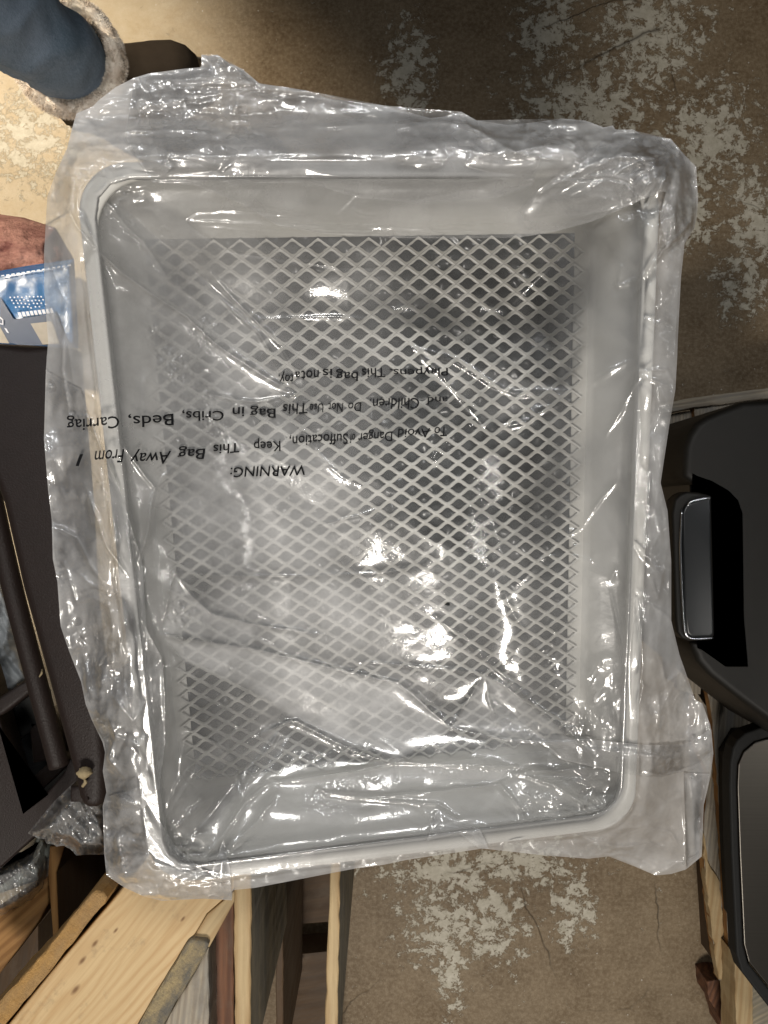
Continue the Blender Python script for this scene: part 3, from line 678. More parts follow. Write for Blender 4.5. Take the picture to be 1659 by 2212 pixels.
# ------------------------------------------------------------------ things around the bag
def slab(name, pts, ztop, zbot, m, parent=None, ang=0.0, side=None, bev=.002, jit=0.0, seg=.012, tilt=None, seed=1):
    """solid piece whose top outline is seen at the pixels pts when it lies at height ztop; ang (degrees) is the grain direction.
    side = another material for its flanks; jit = roughness of its outline"""
    r = random.Random(seed); xy = [W(u, v, ztop).to_2d() for u, v in pts]
    a = sum((xy[i].x * xy[(i + 1) % len(xy)].y - xy[(i + 1) % len(xy)].x * xy[i].y) for i in range(len(xy)))
    if a < 0: xy.reverse()
    dense = []
    for i in range(len(xy)):
        p, q = xy[i], xy[(i + 1) % len(xy)]; n = max(1, int((q - p).length / seg)) if jit else 1
        nrm = Vector(((q - p).y, -(q - p).x)).normalized()
        for j in range(n):
            t = j / n; k_ = (noise.noise(Vector((p.x * 3 + t * (q - p).length * 60 + seed, i * 7.1, 0))) * .7 + r.uniform(-.5, .5)) * jit if 0 < t else 0
            dense.append(p.lerp(q, t) + nrm * k_)
    c = sum(dense, Vector((0, 0))) / len(dense); rot = Matrix.Rotation(math.radians(-ang), 2)
    loc = [rot @ (p - c) for p in dense]
    bm = bmesh.new(); n = len(loc)
    def ring(ins, z, jz=0):
        out = []
        for i, p in enumerate(loc):
            a_, b_ = loc[i - 1], loc[(i + 1) % n]; e = (b_ - a_); nr = Vector((e.y, -e.x)).normalized() if e.length > 1e-9 else Vector((0, 0))
            q = p - nr * ins; out.append(bm.verts.new((q.x, q.y, z + r.uniform(-jz, jz))))
        return out
    hgt = ztop - zbot
    rs = [ring(bev * (1 - math.sin(t)), -bev * (1 - math.cos(t)), jit * .3) for t in [math.pi / 2 * i / 3 for i in range(4)]] if bev < .004 else \
         [ring(bev * (1 - math.sin(t)), -bev * (1 - math.cos(t))) for t in [math.pi / 2 * i / 8 for i in range(9)]]
    rs.append(ring(0, -hgt)); f = bm.faces.new(rs[0]); bm.faces.new(list(reversed(rs[-1])))
    for a_, b_ in zip(rs, rs[1:]):
        for i in range(n):
            j = (i + 1) % n; g = bm.faces.new((a_[j], a_[i], b_[i], b_[j]))
            if side and b_ is rs[-1]: g.material_index = 1
    bmesh.ops.triangulate(bm, faces=[f]); bmesh.ops.recalc_face_normals(bm, faces=bm.faces)
    if bev >= .004:
        for g in bm.faces: g.smooth = True
    o = from_bm(name, bm, m, parent)
    if side: o.data.materials.append(side)
    Mx = Matrix.Rotation(math.radians(ang), 4, 'Z'); Mx.translation = (c.x, c.y, ztop)
    if tilt: Mx = Mx @ Matrix.Rotation(math.radians(tilt[0]), 4, 'X') @ Matrix.Rotation(math.radians(tilt[1]), 4, 'Y')
    o.matrix_basis = Mx
    return o

def cloth(name, pts, zf, m, parent=None, step=4.0, attrs=True):
    "thin draped sheet inside the pixel outline pts, height zf(U, V)"
    P = np.array(pts, float); u0, v0 = P.min(0) - step; u1, v1 = P.max(0) + step
    U, V = np.meshgrid(np.arange(u0, u1 + step, step), np.arange(v0, v1 + step, step))
    d, ins, bx_, by_ = poly_dist(U, V, P)
    q = ins[:-1, :-1] | ins[1:, :-1] | ins[:-1, 1:] | ins[1:, 1:]
    U = np.where(ins, U, bx_); V = np.where(ins, V, by_); d = np.where(ins, d, 0)
    used = np.zeros(U.shape, bool)
    for a, b in ((0, 0), (1, 0), (0, 1), (1, 1)): used[a:a + q.shape[0], b:b + q.shape[1]] |= q
    idx = np.full(U.shape, -1); idx[used] = np.arange(used.sum()); Uu, Vu = U[used], V[used]
    z = zf(Uu, Vu, d[used]); D = H - z
    Pt = np.stack([(Uu - CU) * D / F, -(Vu - CV) * D / F, z], 1)
    jj, ii = np.nonzero(q)
    return from_np(name, Pt, np.stack([idx[jj, ii], idx[jj + 1, ii], idx[jj + 1, ii + 1], idx[jj, ii + 1]], 1), m, parent, True, {'cloud': np.ones(len(Uu)), 'crinkle': np.full(len(Uu), .8)})

def tube(name, pts, rad, m, parent=None, seg=12, caps=True):
    "round bar through the points; rad is a number or a list"
    bm = bmesh.new(); rs = []; n = len(pts); rad = rad if isinstance(rad, (list, tuple)) else [rad] * n
    pts = [Vector(p) for p in pts]
    for i, p in enumerate(pts):
        t = (pts[min(i + 1, n - 1)] - pts[max(i - 1, 0)]).normalized(); a = t.orthogonal().normalized() if i == 0 else (pa - t * pa.dot(t)).normalized()
        pa = a; b = t.cross(a)
        rs.append([bm.verts.new(p + (a * math.cos(x) + b * math.sin(x)) * rad[i]) for x in [2 * math.pi * k_ / seg for k_ in range(seg)]])
    for a, b in zip(rs, rs[1:]):
        for i in range(seg): bm.faces.new((a[i], a[(i + 1) % seg], b[(i + 1) % seg], b[i]))
    if caps: bm.faces.new(list(reversed(rs[0]))); bm.faces.new(rs[-1])
    bmesh.ops.recalc_face_normals(bm, faces=bm.faces)
    return from_bm(name, bm, m, parent, True)
def spline(P, n=8):
    P = [Vector(p) for p in P]; out = []
    for i in range(len(P) - 1):
        p0, p1, p2, p3 = P[max(i - 1, 0)], P[i], P[i + 1], P[min(i + 2, len(P) - 1)]
        for j in range(n):
            t = j / n; out.append(.5 * ((2 * p1) + (p2 - p0) * t + (2 * p0 - 5 * p1 + 4 * p2 - p3) * t * t + (3 * p1 - p0 - 3 * p2 + p3) * t ** 3))
    return out + [P[-1]]

# --- dark plum metal chair at the left
k = N('dark_plum_metal')
M_plum = k.done(k.mix(k.noise(k.coord(), 40, 4), (.013, .0085, .007), (.020, .0125, .0105)), .5, nrm=k.bump(k.noise(k.coord(), 420, 4, .6), .5, .0015), spec=.3)
k = N('black_rubber'); M_blk = k.done(k.mix(k.noise(k.coord(), 200, 4), (.007, .007, .007), (.012, .012, .011)), .68, spec=.25)
chair = empty('metal_chair', W(120, 1500, .5), 'dark plum metal chair frame at the left edge, touching the bag', 'chair')
slab('armrest', [(-70, 736), (60, 741), (150, 748), (180, 1100), (190, 1300), (215, 1500), (226, 1640), (224, 1725), (216, 1742), (203, 1750), (185, 1750), (173, 1742), (165, 1725), (158, 1690), (99, 1472), (43, 1273), (0, 1085), (-70, 900)],
     .72, .685, M_plum, chair, bev=.014)
tube('support_bar', spline([W(-45, 950, .66), W(22, 1250, .655), W(76, 1460, .65), W(128, 1655, .645)]), .0125, M_plum, chair)
slab('seat_frame', [(-80, 1290), (-20, 1480), (0, 1561), (55, 1755), (100, 1712), (135, 1672), (152, 1640), (172, 1672), (174, 1716), (85, 1798), (0, 1878), (-80, 1950)], .56, .52, M_plum, chair, bev=.004, ang=45)
slab('cross_rail', [(-40, 1560), (-40, 1530), (66, 1462), (80, 1486), (4, 1545)], .60, .575, M_plum, chair, bev=.006)
slab('cross_rail', [(-40, 1600), (-40, 1566), (72, 1488), (90, 1500), (100, 1560), (10, 1620)], .50, .47, M_blk, chair, bev=.006)
slab('cross_rail', [(25, 1720), (130, 1626), (150, 1650), (40, 1752)], .47, .44, M_plum, chair, bev=.004)
slab('dark_backing', [(-80, 1480), (60, 1560), (150, 1600), (178, 1720), (0, 1876), (-80, 1930)], .42, .39, M_blk, chair)  # added black slab standing in for the darkness below the frame
slab('leg', [(60, 1560), (110, 1560), (118, 1640), (70, 1650)], .50, .0, M_plum, chair, bev=.006)
for pts in ([(150, 1700), (190, 1700), (190, 1735), (150, 1735)],): slab('leg', pts, .68, .0, M_plum, chair, bev=.006)

# dried husk lying on the armrest
k = N('dry_husk'); M_husk = k.done(k.mix(k.noise(k.coord((1, 1, .3)), 260, 5, .7), (.42, .34, .19), (.16, .11, .06)), .8, nrm=k.bump(k.noise(k.coord(), 500, 4), .6, .001))
bm = bmesh.new(); rs = []
base = W(187, 1652, .722); tip = W(184, 1697, .722)
for i in range(9):
    t = i / 8; c = base.lerp(tip, t * .62); wd = .0085 * math.sin(math.pi * min(1, t * 1.04 + .02)) ** .7 + .0006
    rs.append([bm.verts.new(c + Vector((math.cos(a) * wd * (1 + .15 * math.sin(i * 2 + a * 3)), 0, .006 + math.sin(a) * wd * .8))) for a in [math.radians(-150 + 290 * q / 11) for q in range(12)]])
for a, b in zip(rs, rs[1:]):
    for q in range(11): bm.faces.new((a[q], a[q + 1], b[q + 1], b[q]))
husk = from_bm('dried_husk', bm, M_husk, None, True); tag(husk, 'small tan dried husk with a stem lying on the dark armrest', 'husk')
st = tube('stem', [tip.lerp(base, .40) + Vector((0, 0, .004)), tip.lerp(base, .2) + Vector((.0015, 0, .003)), tip + Vector((-.002, 0, .003))], [.0011, .0022, .0017], M_husk)
st.parent = husk
chip = tube('wood_chip', [W(91, 1446, .697), W(90, 1455, .700), W(85, 1462, .698)], [.0009, .0013, .0008], M_husk); tag(chip, 'tiny pale curl of wood between the two plum bars', 'wood chip')

# --- white plastic-wrapped bundles and a torn scrap of film
k = N('white_wrap')
v = k.coord(); M_wrap = k.done(k.mix(k.ramp(k.noise(v, 14, 5), [(.35, 0.0), (.7, 1.0)]), (.36, .38, .39), (.60, .62, .62)), .33, nrm=k.bump(k.noise(v, 45, 6, .6), .5, .004), spec=.5)
k = N('off_white_foam'); M_foam = k.done(k.mix(k.noise(k.coord(), 30, 4), (.50, .53, .47), (.60, .63, .57)), .7)
def wrapz(z0, s, amp, seed):
    return lambda U, V, d: z0 - .05 + .05 * smooth(d, 0, 28) + amp * (crumple(U, V, seed, s, 2.4, 1.25) - .6) + amp * .5 * (crumple(U, V, seed + 1, s * .4, 2.0, 1.25) - .6)
b1 = cloth('wrapped_bundle', [(-90, 1180), (10, 1225), (40, 1330), (74, 1470), (60, 1490), (0, 1530), (-90, 1560)], wrapz(.46, 60, .020, 61), M_wrap)
tag(b1, 'white plastic wrapping seen through the gap beside the upper chair bar', 'wrapped bundle')
b2 = empty('wrapped_bundle', W(40, 1920, .3), 'off-white block in cloudy plastic below the corner of the chair frame', 'wrapped bundle')
slab('foam_block', [(-90, 1900), (0, 1893), (52, 1855), (82, 1800), (98, 1850), (84, 1905), (0, 1935), (-90, 1950)], .50, .42, M_foam, b2, bev=.012)
cloth('wrapping', [(-90, 1868), (0, 1865), (60, 1838), (92, 1790), (106, 1812), (106, 1880), (101, 1921), (76, 1950), (50, 1965), (12, 1984), (0, 1988), (-90, 2010)], wrapz(.535, 50, .012, 71), M_film3, b2, 3)
b3 = cloth('torn_film', [(60, 1800), (118, 1730), (160, 1690), (240, 1700), (240, 1843), (222, 1846), (190, 1846), (165, 1848), (152, 1834), (145, 1831), (138, 1826), (122, 1829), (116, 1824), (100, 1822), (96, 1812), (84, 1812)],
           wrapz(.66, 46, .014, 81), M_film3, None, 3); tag(b3, 'torn ragged scrap of clear plastic film under the end of the armrest', 'plastic film')

# --- pale pine beam pile at the lower left
beam = empty('pine_pallet', W(260, 2100, .3), 'pale pine pallet end with knotty top board and rough sawn edges, set diagonally', 'pallet')
pb = slab('board', [(262, 1922), (330, 1835), (560, 1835), (500, 1928), (446, 1975), (421, 2018), (404, 2036), (352, 2122), (298, 2214), (240, 2320), (-66, 2320), (32, 2196), (130, 2076)], .68, .60, M_pine, beam, ang=50, bev=.0025)
inv = pb.matrix_basis.inverted(); kp = [inv @ W(u, v, .68) for u, v in ((163, 2138), (205, 2038), (178, 2075), (250, 2010), (395, 1985))]
pb.data.materials[0] = pine_with_knots('knotty_pine', [(p.x, p.y, r) for p, r in zip(kp, (.011, .008, .0095, .006, .006))])
slab('board', [(447, 1975), (501, 1929), (560, 1860), (512, 1938), (452, 2047), (441, 2036), (432, 2034), (406, 2034), (421, 2018)], .676, .60, M_pine_edge, beam, ang=56, bev=.002)
slab('board', [(197, 1929), (206, 1924), (221, 1927), (231, 1941), (226, 1954), (216, 1963), (124, 2078), (35, 2186), (10, 2215), (-70, 2320), (-140, 2320), (0, 2162), (52, 2104), (124, 2020)], .705, .60, M_saw, beam, ang=50, jit=.0022, bev=.003, seed=4)
slab('board', [(405, 2034), (412, 2029), (445, 2033), (451, 2040), (441, 2066), (424, 2094), (392, 2148), (366, 2192), (330, 2258), (302, 2320), (236, 2320), (298, 2214), (352, 2122)], .684, .59, M_sawg, beam, ang=56, jit=.002, bev=.003, seed=6)
slab('block', [(450, 2044), (452, 2320), (300, 2320), (366, 2190), (424, 2092)], .655, .02, M_silver, beam, ang=84, jit=.0015, bev=.003, seed=7)
slab('block', [(180, 1990), (300, 1900), (330, 2200), (60, 2300), (-60, 2300)], .60, .02, M_brown, beam, ang=84, bev=.003)

# --- wooden crate of upright planks beside it
crate = empty('wooden_crate', W(610, 2050, .3), 'open wooden crate of upright weathered planks under the tray corner', 'crate')
slab('plank', [(456, 1850), (504, 1850), (505, 2320), (458, 2320)], .61, .1, M_red, crate, ang=90, jit=.001, seed=2)
slab('plank', [(505, 1840), (542, 1840), (543, 1960), (541, 2100), (542, 2320), (508, 2320), (506, 2100)], .70, .37, M_pine_edge, crate, ang=90, side=M_grey, jit=.0013, seed=3, bev=.003)
slab('plank', [(714, 1840), (735, 1840), (734, 2000), (731, 2120), (729, 2320), (699, 2320), (704, 2120), (711, 1960)], .70, .015, M_pine_edge, crate, ang=90, side=M_grey, jit=.0014, seed=5, bev=.003)
slab('plank', [(596, 1780), (612, 1780), (612, 2320), (596, 2320)], .40, .12, M_brown, crate, ang=90, jit=.001, seed=8)
slab('base_board', [(600, 2066), (735, 2052), (735, 2330), (600, 2330)], .10, .03, M_brown, crate, ang=10, seed=8)
slab('base_board', [(600, 1820), (735, 1820), (735, 1990), (600, 2000)], .06, .02, M_brown, crate, ang=10, seed=9)  # added dark backing for the shaded space under the tray

# --- second crate, in the dark at the far left
crate2 = empty('wooden_crate', W(90, 1990, .2), 'dark stained crate with a golden edge, in shadow left of the pine pallet', 'crate')
slab('plank', [(103, 1888), (107, 1829), (140, 1826), (121, 1887), (126, 2010), (128, 2110), (116, 2110), (113, 2010)], .52, .0, M_gold, crate2, ang=90, side=M_brown, seed=11)
slab('plank', [(-80, 2024), (0, 1972), (70, 1922), (103, 1895), (103, 1955), (82, 1994), (0, 2102), (-80, 2200)], .50, .44, M_gold, crate2, ang=42, seed=12, bev=.003)
slab('plank', [(40, 2050), (82, 2000), (84, 2220), (0, 2300), (-80, 2300), (-80, 2180)], .34, .0, M_brown, crate2, ang=80, seed=13)

# --- packaged blanket in printed blue sleeve
k = N('pink_brown_plush'); v = k.coord()
M_plush = k.done(k.mix(k.ramp(k.noise(k.coord((14, 30, 20)), 1.0, 6, .7), [(.35, 0.0), (.65, 1.0)]), (.12, .045, .04), (.40, .22, .18)), .9, nrm=k.bump(k.noise(v, 90, 6, .7), .9, .006), spec=.2)
k = N('blue_card'); M_blue = k.done(k.mix(k.ramp(k.noise(k.coord(), 6, 3), [(.35, 0.0), (.65, 1.0)]), (.018, .075, .19), (.03, .14, .33)), .3, nrm=k.bump(k.noise(k.coord(), 25, 4), .25, .004))
k = N('navy_card'); M_navy = k.done((.018, .034, .075), .35)
k = N('white_print'); M_wprint = k.done((.50, .52, .60), .5)
k = N('beige_print'); M_bprint = k.done(k.mix(k.noise(k.coord(), 90, 5), (.20, .18, .15), (.30, .27, .23)), .5)
pk = empty('packaged_blanket', W(40, 620, .15), 'pinkish brown plush blanket in a shiny blue printed sleeve at the left edge', 'blanket')
cloth('blanket', [(-90, 430), (0, 463), (52, 470), (120, 492), (160, 560), (150, 640), (-90, 660)], lambda U, V, d: .18 + .10 * np.sqrt(np.clip(d / 60, 0, 1)) + .008 * fbm(U / 22, V / 22, 4, 3), M_plush, pk, 4)
cardz = lambda U, V, d: .31 - .02 * (1 - smooth(d, 0, 12)) + .004 * fbm(U / 40, V / 40, 14, 2)
cloth('sleeve', [(-90, 592), (0, 585), (60, 574), (160, 560), (170, 752), (60, 748), (-90, 736)], cardz, M_blue, pk, 4)
def mark(pts, m, name='printed_mark', dz=.0015):
    me = bpy.data.meshes.new(name); me.from_pydata([tuple(W(u, v, .3125 + dz + .0)) for u, v in pts], [], [tuple(range(len(pts)))]); me.update()
    return link(name, me, m, pk)
for i in range(14):
    u = 2 + i * 7.6 * 1.45; v0 = 595 - u * .155; mark([(u, v0), (u + 7, v0 - 1.1), (u + 7.4, v0 + 1.4), (u + .4, v0 + 2.5)], M_wprint)
mark([(0, 640), (30, 690), (120, 676), (150, 745), (45, 746), (0, 735)], M_navy, 'printed_panel', .001)
for i in range(9):
    u = 38 + i * 8.6; v0 = 675 - (u - 38) * .12; mark([(u, v0), (u + 6, v0 - .6), (u + 9.5, v0 + 9), (u + 3.5, v0 + 9.8)], M_wprint, dz=.0022)
for i in range(34):
    a, b = i % 9, i // 9; u = 20 + a * 8.5 + b * 4 + rnd.uniform(-1, 1); v0 = 640 + b * 7.5 + rnd.uniform(-1.5, 1.5)
    mark([(u, v0), (u + 3, v0 - .5), (u + 4, v0 + 2.6), (u + 1, v0 + 3)], M_wprint, dz=.0022)
mark([(66, 699), (112, 694), (128, 742), (92, 744)], M_bprint, 'printed_panel', .0022)
mark([(-60, 690), (0, 706), (20, 742), (-60, 736)], M_bprint, 'printed_panel', .0018)
for pts in ([(0, 684), (7, 690), (7, 702), (0, 700), (0, 698), (5, 699), (5, 692), (0, 687)], [(9, 708), (14, 710), (20, 720), (15, 718)]): mark(pts, M_wprint, dz=.003)

# --- lower leg of a person in jeans and a fur-cuffed boot
k = N('blue_denim')
v = k.coord(); M_jean = k.done(k.mix(k.ramp(k.mix(.45, k.noise(v, 9, 5, .6), k.noise(k.coord((1, 1, .35)), 330, 5, .8)), [(.38, 0.0), (.62, 1.0)]), (.10, .145, .19), (.22, .275, .35)), .85, nrm=k.bump(k.math('ADD', k.noise(v, 500, 3), k.math('MULTIPLY', k.noise(v, 14, 4), 2.0)), .35, .003), spec=.2)
k = N('cream_fleece'); M_fleece = k.done(k.mix(k.ramp(k.noise(k.coord(), 40, 5, .6), [(.35, 0.0), (.7, 1.0)]), (.62, .53, .44), (.86, .81, .73)), .95, spec=.1)
k = N('dark_brown_suede'); M_suede = k.done(k.mix(k.noise(k.coord(), 25, 6, .6), (.022, .016, .011), (.050, .038, .027)), .9, nrm=k.bump(k.noise(k.coord(), 300, 4), .3, .001), spec=.15)
k = N('tan_sole'); M_sole = k.done((.35, .24, .13), .7)
pers = empty('person', (-.60, .84, 0), 'lower leg in dark blue jeans tucked into a dark boot with cream fleece cuff', 'person')
cuff = Vector((-.545, .775, .30))
Lg = spline([(-.575, .81, .20), cuff, (-.585, .735, .50), (-.64, .65, .72), (-.70, .54, .92)], 30)
rl = [.060 + .006 * (i / 30) if i < 30 else .068 + .014 * (i - 30) / 90 for i in range(len(Lg))]
jo = tube('jeans', Lg, rl, M_jean, pers, 80)
for vv in jo.data.vertices:           # diagonal pulls and stacked creases of the denim
    p = vv.co; a = math.atan2(p.y - .7, p.x + .58)
    q = .0045 * (1 - 2 * abs(math.sin(p.z * 26 + a * 1.6 + 2.5 * noise.noise(p * 7)))) * (.4 + noise.noise(p * 5 + Vector((3, 1, 2)))) + .004 * noise.noise(p * 22); ax_ = Vector((p.x + .575, p.y - .74, 0))
    if p.z > .22: vv.co = p + ax_.normalized() * q
shaft = tube('boot', spline([(-.605, .845, .02), (-.60, .84, .09), (-.575, .815, .20), (-.548, .785, .30)], 6), [.052] * 6 + [.056] * 6 + [.064] * 7, M_suede, pers, 32)
bm = bmesh.new(); rs = []
d_ = Vector((.265, .075, 0)).normalized(); n_ = Vector((-d_.y, d_.x, 0)); heel = Vector((-.67, .84, 0))
for t, wd, hh in [(-.01, .012, .03), (.0, .030, .065), (.03, .040, .10), (.08, .046, .14), (.13, .047, .125), (.18, .049, .095), (.22, .051, .078), (.26, .046, .066), (.285, .034, .052), (.30, .016, .035)]:
    rs.append([bm.verts.new(heel + d_ * t + n_ * (math.cos(a) * wd * 1.25) + Vector((0, 0, .012 + (hh * max(0, math.sin(a)) ** .8 if math.sin(a) > 0 else 0)))) for a in [2 * math.pi * q / 24 for q in range(24)]])
for a, b in zip(rs, rs[1:]):
    for q in range(24): bm.faces.new((a[q], a[(q + 1) % 24], b[(q + 1) % 24], b[q]))
bm.faces.new(rs[0]); bm.faces.new(list(reversed(rs[-1]))); bmesh.ops.recalc_face_normals(bm, faces=bm.faces)
foot = from_bm('foot', bm, M_suede, None, True); foot.parent = shaft; foot.matrix_parent_inverse = Matrix.Translation(-pers.location).inverted() @ Matrix.Identity(4)
foot.matrix_parent_inverse = Matrix.Identity(4)
bm = bmesh.new(); top = []; bot = []
for q in range(36):
    a = 2 * math.pi * q / 36; c = heel + d_ * (.145 + .162 * math.cos(a)) + n_ * (.066 * math.sin(a) * (1 + .1 * math.cos(a)))
    top.append(bm.verts.new((c.x, c.y, .016))); bot.append(bm.verts.new((c.x, c.y, 0)))
bm.faces.new(top); bm.faces.new(list(reversed(bot)))
for q in range(36): bm.faces.new((top[q], bot[q], bot[(q + 1) % 36], top[(q + 1) % 36]))
sole = from_bm('sole', bm, M_sole, None); sole.parent = shaft
# fleece cuff: a fat ring with tufts
axd = (Vector((-.548, .785, .30)) - Vector((-.575, .815, .20))).normalized(); a1 = axd.orthogonal().normalized(); a2 = axd.cross(a1)
cc = Vector((-.541, .777, .298)); bm = bmesh.new(); rs = []
for i in range(72):
    A = 2 * math.pi * i / 72; rd = a1 * math.cos(A) + a2 * math.sin(A); rr = .0135 + .003 * noise.noise(rd * 3)
    rs.append([bm.verts.new(cc + rd * (.080 + math.cos(b) * rr) + axd * (math.sin(b) * rr * 1.6 - .01) + Vector([noise.noise((rd * 40 + Vector((math.cos(b), math.sin(b), k3)) * 2)) * .0035 for k3 in (0, 5, 9)])) for b in [2 * math.pi * q / 20 for q in range(20)]])
for i in range(72):
    a, b = rs[i], rs[(i + 1) % 72]
    for q in range(20): bm.faces.new((a[q], a[(q + 1) % 20], b[(q + 1) % 20], b[q]))
bmesh.ops.recalc_face_normals(bm, faces=bm.faces)
cf = from_bm('fleece_cuff', bm, M_fleece, pers, True)
VV = []; FF = []
for i in range(26000):
    A = rnd.uniform(0, 2 * math.pi); b = rnd.uniform(0, 2 * math.pi); rd = a1 * math.cos(A) + a2 * math.sin(A); rr = .013 + .003 * noise.noise(rd * 3)
    nr = rd * math.cos(b) + axd * math.sin(b); p = cc + rd * (.080 + math.cos(b) * rr) + axd * (math.sin(b) * rr * 1.5 - .01)
    tg = nr.cross(Vector((rnd.uniform(-1, 1), rnd.uniform(-1, 1), rnd.uniform(-1, 1)))).normalized()
    clump = Vector([noise.noise(p * 90 + Vector((0, 0, k3))) for k3 in (0, 7, 13)])
    L = rnd.uniform(.004, .0085); e = p + (nr + clump * 1.5 + tg * .5).normalized() * L; s = tg * .00035; k0 = len(VV)
    m1 = p.lerp(e, .55) + nr * .0008
    VV += [p - s, p + s, m1 + s * .8, m1 - s * .8, e]; FF += [(k0, k0 + 1, k0 + 2, k0 + 3), (k0 + 3, k0 + 2, k0 + 4, k0 + 4)]
me = bpy.data.meshes.new('fleece'); me.from_pydata([tuple(x) for x in VV], [], [f if f[2] != f[3] else f[:3] for f in FF]); me.update()
fl = link('fleece', me, M_fleece, None); fl.parent = cf; fl['kind'] = 'stuff'

# --- weathered pallet, black case and cooler lid at the right
pal = empty('weathered_pallet', W(1560, 1400, 0), 'grey weathered pallet with splintered edges under the black case at the right', 'pallet')
slab('deck_board', [(1425, 900), (1470, 890), (1520, 885), (1512, 1200), (1514, 1500), (1500, 1500), (1465, 1490), (1440, 1200)], .135, .115, M_silver, pal, ang=88, jit=.0025, seed=21, side=M_red)
slab('deck_board', [(1500, 880), (1620, 868), (1760, 860), (1760, 1700), (1600, 1700), (1590, 2060), (1576, 2080), (1566, 1900), (1540, 1560), (1514, 1400), (1512, 1200)], .150, .13, M_silver, pal, ang=86, jit=.002, seed=22, side=M_gold)
slab('deck_board', [(1500, 1490), (1542, 1550), (1558, 1800), (1570, 2000), (1582, 2120), (1553, 2118), (1538, 2010), (1524, 1894), (1519, 1800), (1530, 1673), (1500, 1600)], .125, .10, M_silver, pal, ang=84, jit=.003, seed=23, side=M_gold)
slab('splintered_edge', [(1520, 1800), (1530, 1860), (1556, 1905), (1563, 2000), (1568, 2116), (1553, 2116), (1538, 2010), (1524, 1894)], .129, .11, M_pine_edge, pal, ang=84, jit=.003, seed=24)
slab('edge_slat', [(1428, 872), (1500, 858), (1659, 838), (1760, 828), (1760, 850), (1659, 860), (1570, 872), (1500, 880), (1430, 893)], .16, .12, M_silver, pal, ang=8, jit=.001, seed=25)
slab('stringer', [(1425, 930), (1470, 930), (1500, 1490), (1480, 1490)], .112, 0, M_brown, pal, ang=88, seed=26)
slab('stringer', [(1530, 1600), (1600, 1600), (1620, 2100), (1560, 2100)], .10, 0, M_brown, pal, ang=86, seed=27)
slab('deck_board', [(1586, 2062), (1600, 2074), (1626, 2120), (1628, 2320), (1592, 2320), (1590, 2200)], .185, .12, M_pine_edge, pal, ang=86, jit=.002, seed=28)
slab('deck_board', [(1604, 2080), (1660, 2162), (1760, 2290), (1760, 2320), (1626, 2320), (1626, 2125)], .18, .12, M_grey, pal, ang=30, jit=.002, seed=29)
br = slab('wood_offcut', [(1527, 2120), (1545, 2116), (1571, 2118), (1581, 2148), (1576, 2165), (1580, 2230), (1560, 2230), (1548, 2185), (1532, 2160)], .06, 0, M_red, None, ang=70, jit=.002, seed=30, bev=.003)
tag(br, 'reddish brown broken offcut on the floor at the lower right', 'wood offcut')

k = N('matt_black_plastic'); v = k.coord(); M_case = k.done(k.mix(k.noise(v, 30, 4), (.0055, .005, .004), (.009, .0078, .006)), .55, nrm=k.bump(k.noise(v, 900, 2), .3, .0006), spec=.28)
k = N('satin_black'); M_satin = k.done((.010, .011, .012), .32, spec=.5)
k = N('chrome_trim'); M_chr = k.done((.55, .56, .58), .22, 1.0)
k = N('brushed_steel'); M_steel = k.done(k.mix(k.noise(k.coord((4, 300, 4)), 1, 4), (.095, .087, .076), (.125, .115, .10)), .36, 1.0, nrm=k.bump(k.noise(k.coord((4, 500, 4)), 1, 3), .05, .001))
case = empty('black_case', W(1600, 1200, .16), 'matt black hard case with a recessed handle trimmed in chrome', 'case')
slab('shell', [(1760, 850), (1659, 862), (1606, 867), (1552, 888), (1525, 900), (1505, 914), (1490, 937), (1480, 964), (1477, 1000), (1480, 1030), (1500, 1044), (1530, 1054), (1565, 1074), (1580, 1090), (1587, 1110), (1590, 1334), (1599, 1438),
               (1577, 1426), (1523, 1388), (1494, 1388), (1500, 1412), (1509, 1431), (1534, 1460), (1588, 1503), (1659, 1561), (1760, 1640)], .45, .16, M_case, case, bev=.012)
slab('recess_floor', [(1490, 1030), (1600, 1060), (1610, 1440), (1500, 1400)], .425, .17, M_satin, case, bev=.003)
slab('rail', [(1570, 1098), (1572, 1100), (1576, 1300), (1574, 1300)], .43, .40, M_case, case)
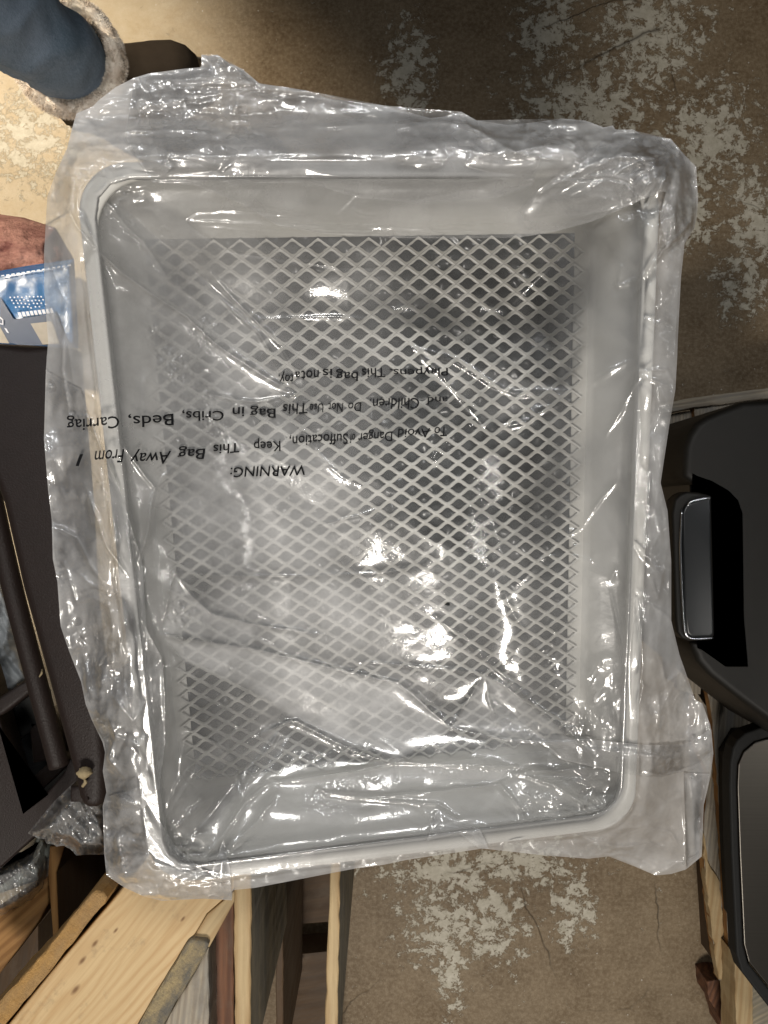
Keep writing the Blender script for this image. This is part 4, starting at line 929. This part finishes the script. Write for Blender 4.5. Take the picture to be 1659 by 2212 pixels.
hd = slab('handle', [(1470, 1068), (1484, 1062), (1510, 1063), (1538, 1071), (1541, 1200), (1545, 1372), (1538, 1383), (1491, 1386), (1474, 1380), (1464, 1366), (1460, 1334), (1452, 1110), (1458, 1080)], .462, .43, M_case, case, bev=.005)
slab('grip', [(1474, 1108), (1482, 1090), (1500, 1082), (1536, 1076), (1538, 1200), (1543, 1368), (1534, 1377), (1496, 1377), (1484, 1368), (1478, 1320)], .468, .45, M_satin, case, bev=.004)
def strip(pts, w_, z, m, parent, name='chrome_strip'):
    L = [W(u, v, z) for u, v in pts]; return tube(name, spline(L, 5), [w_ * (.4 + .6 * min(1, (1 - abs(2 * i / (len(L) * 5 - 5) - 1)) * 3)) for i in range((len(L) - 1) * 5 + 1)], m, parent, 8)
strip([(1486, 1093), (1492, 1084), (1510, 1079), (1536, 1074)], .0020, .467, M_chr, case)
strip([(1473, 1100), (1470, 1190), (1475, 1316), (1479, 1362), (1488, 1376), (1504, 1380), (1542, 1378)], .0021, .465, M_chr, case)
slab('hinge', [(1538, 1115), (1543, 1116), (1544, 1138), (1539, 1138)], .45, .42, M_steel, case)
slab('hinge', [(1545, 1298), (1550, 1298), (1552, 1320), (1547, 1320)], .45, .42, M_steel, case)

cool = empty('steel_lid', W(1650, 1850, .1), 'taupe brushed steel lid with a thick black rubber rim at the lower right edge', 'lid')
GO = [(1760, 1545), (1654, 1568), (1611, 1583), (1594, 1598), (1584, 1616), (1578, 1646), (1576, 1700), (1580, 1845), (1591, 2063), (1602, 2100), (1660, 2175), (1760, 2300)]
GI = [(1760, 1590), (1665, 1592), (1630, 1602), (1606, 1622), (1594, 1650), (1592, 1700), (1597, 1845), (1606, 2040), (1616, 2080), (1672, 2150), (1760, 2250)]
slab('rubber_rim', GO + GI[::-1], .30, .27, M_blk, cool, bev=.0038)
slab('panel', [(a + 0, b) for a, b in GI][:1] + [(1664, 1594), (1630, 1604), (1607, 1624), (1595, 1652), (1593, 1700), (1598, 1845), (1607, 2040), (1617, 2078), (1673, 2148), (1760, 2248)], .292, .26, M_steel, cool, bev=.002)
slab('base', [(1760, 1600), (1640, 1610), (1610, 1660), (1612, 1845), (1622, 2030), (1690, 2140), (1760, 2240)], .26, .152, M_blk, cool)
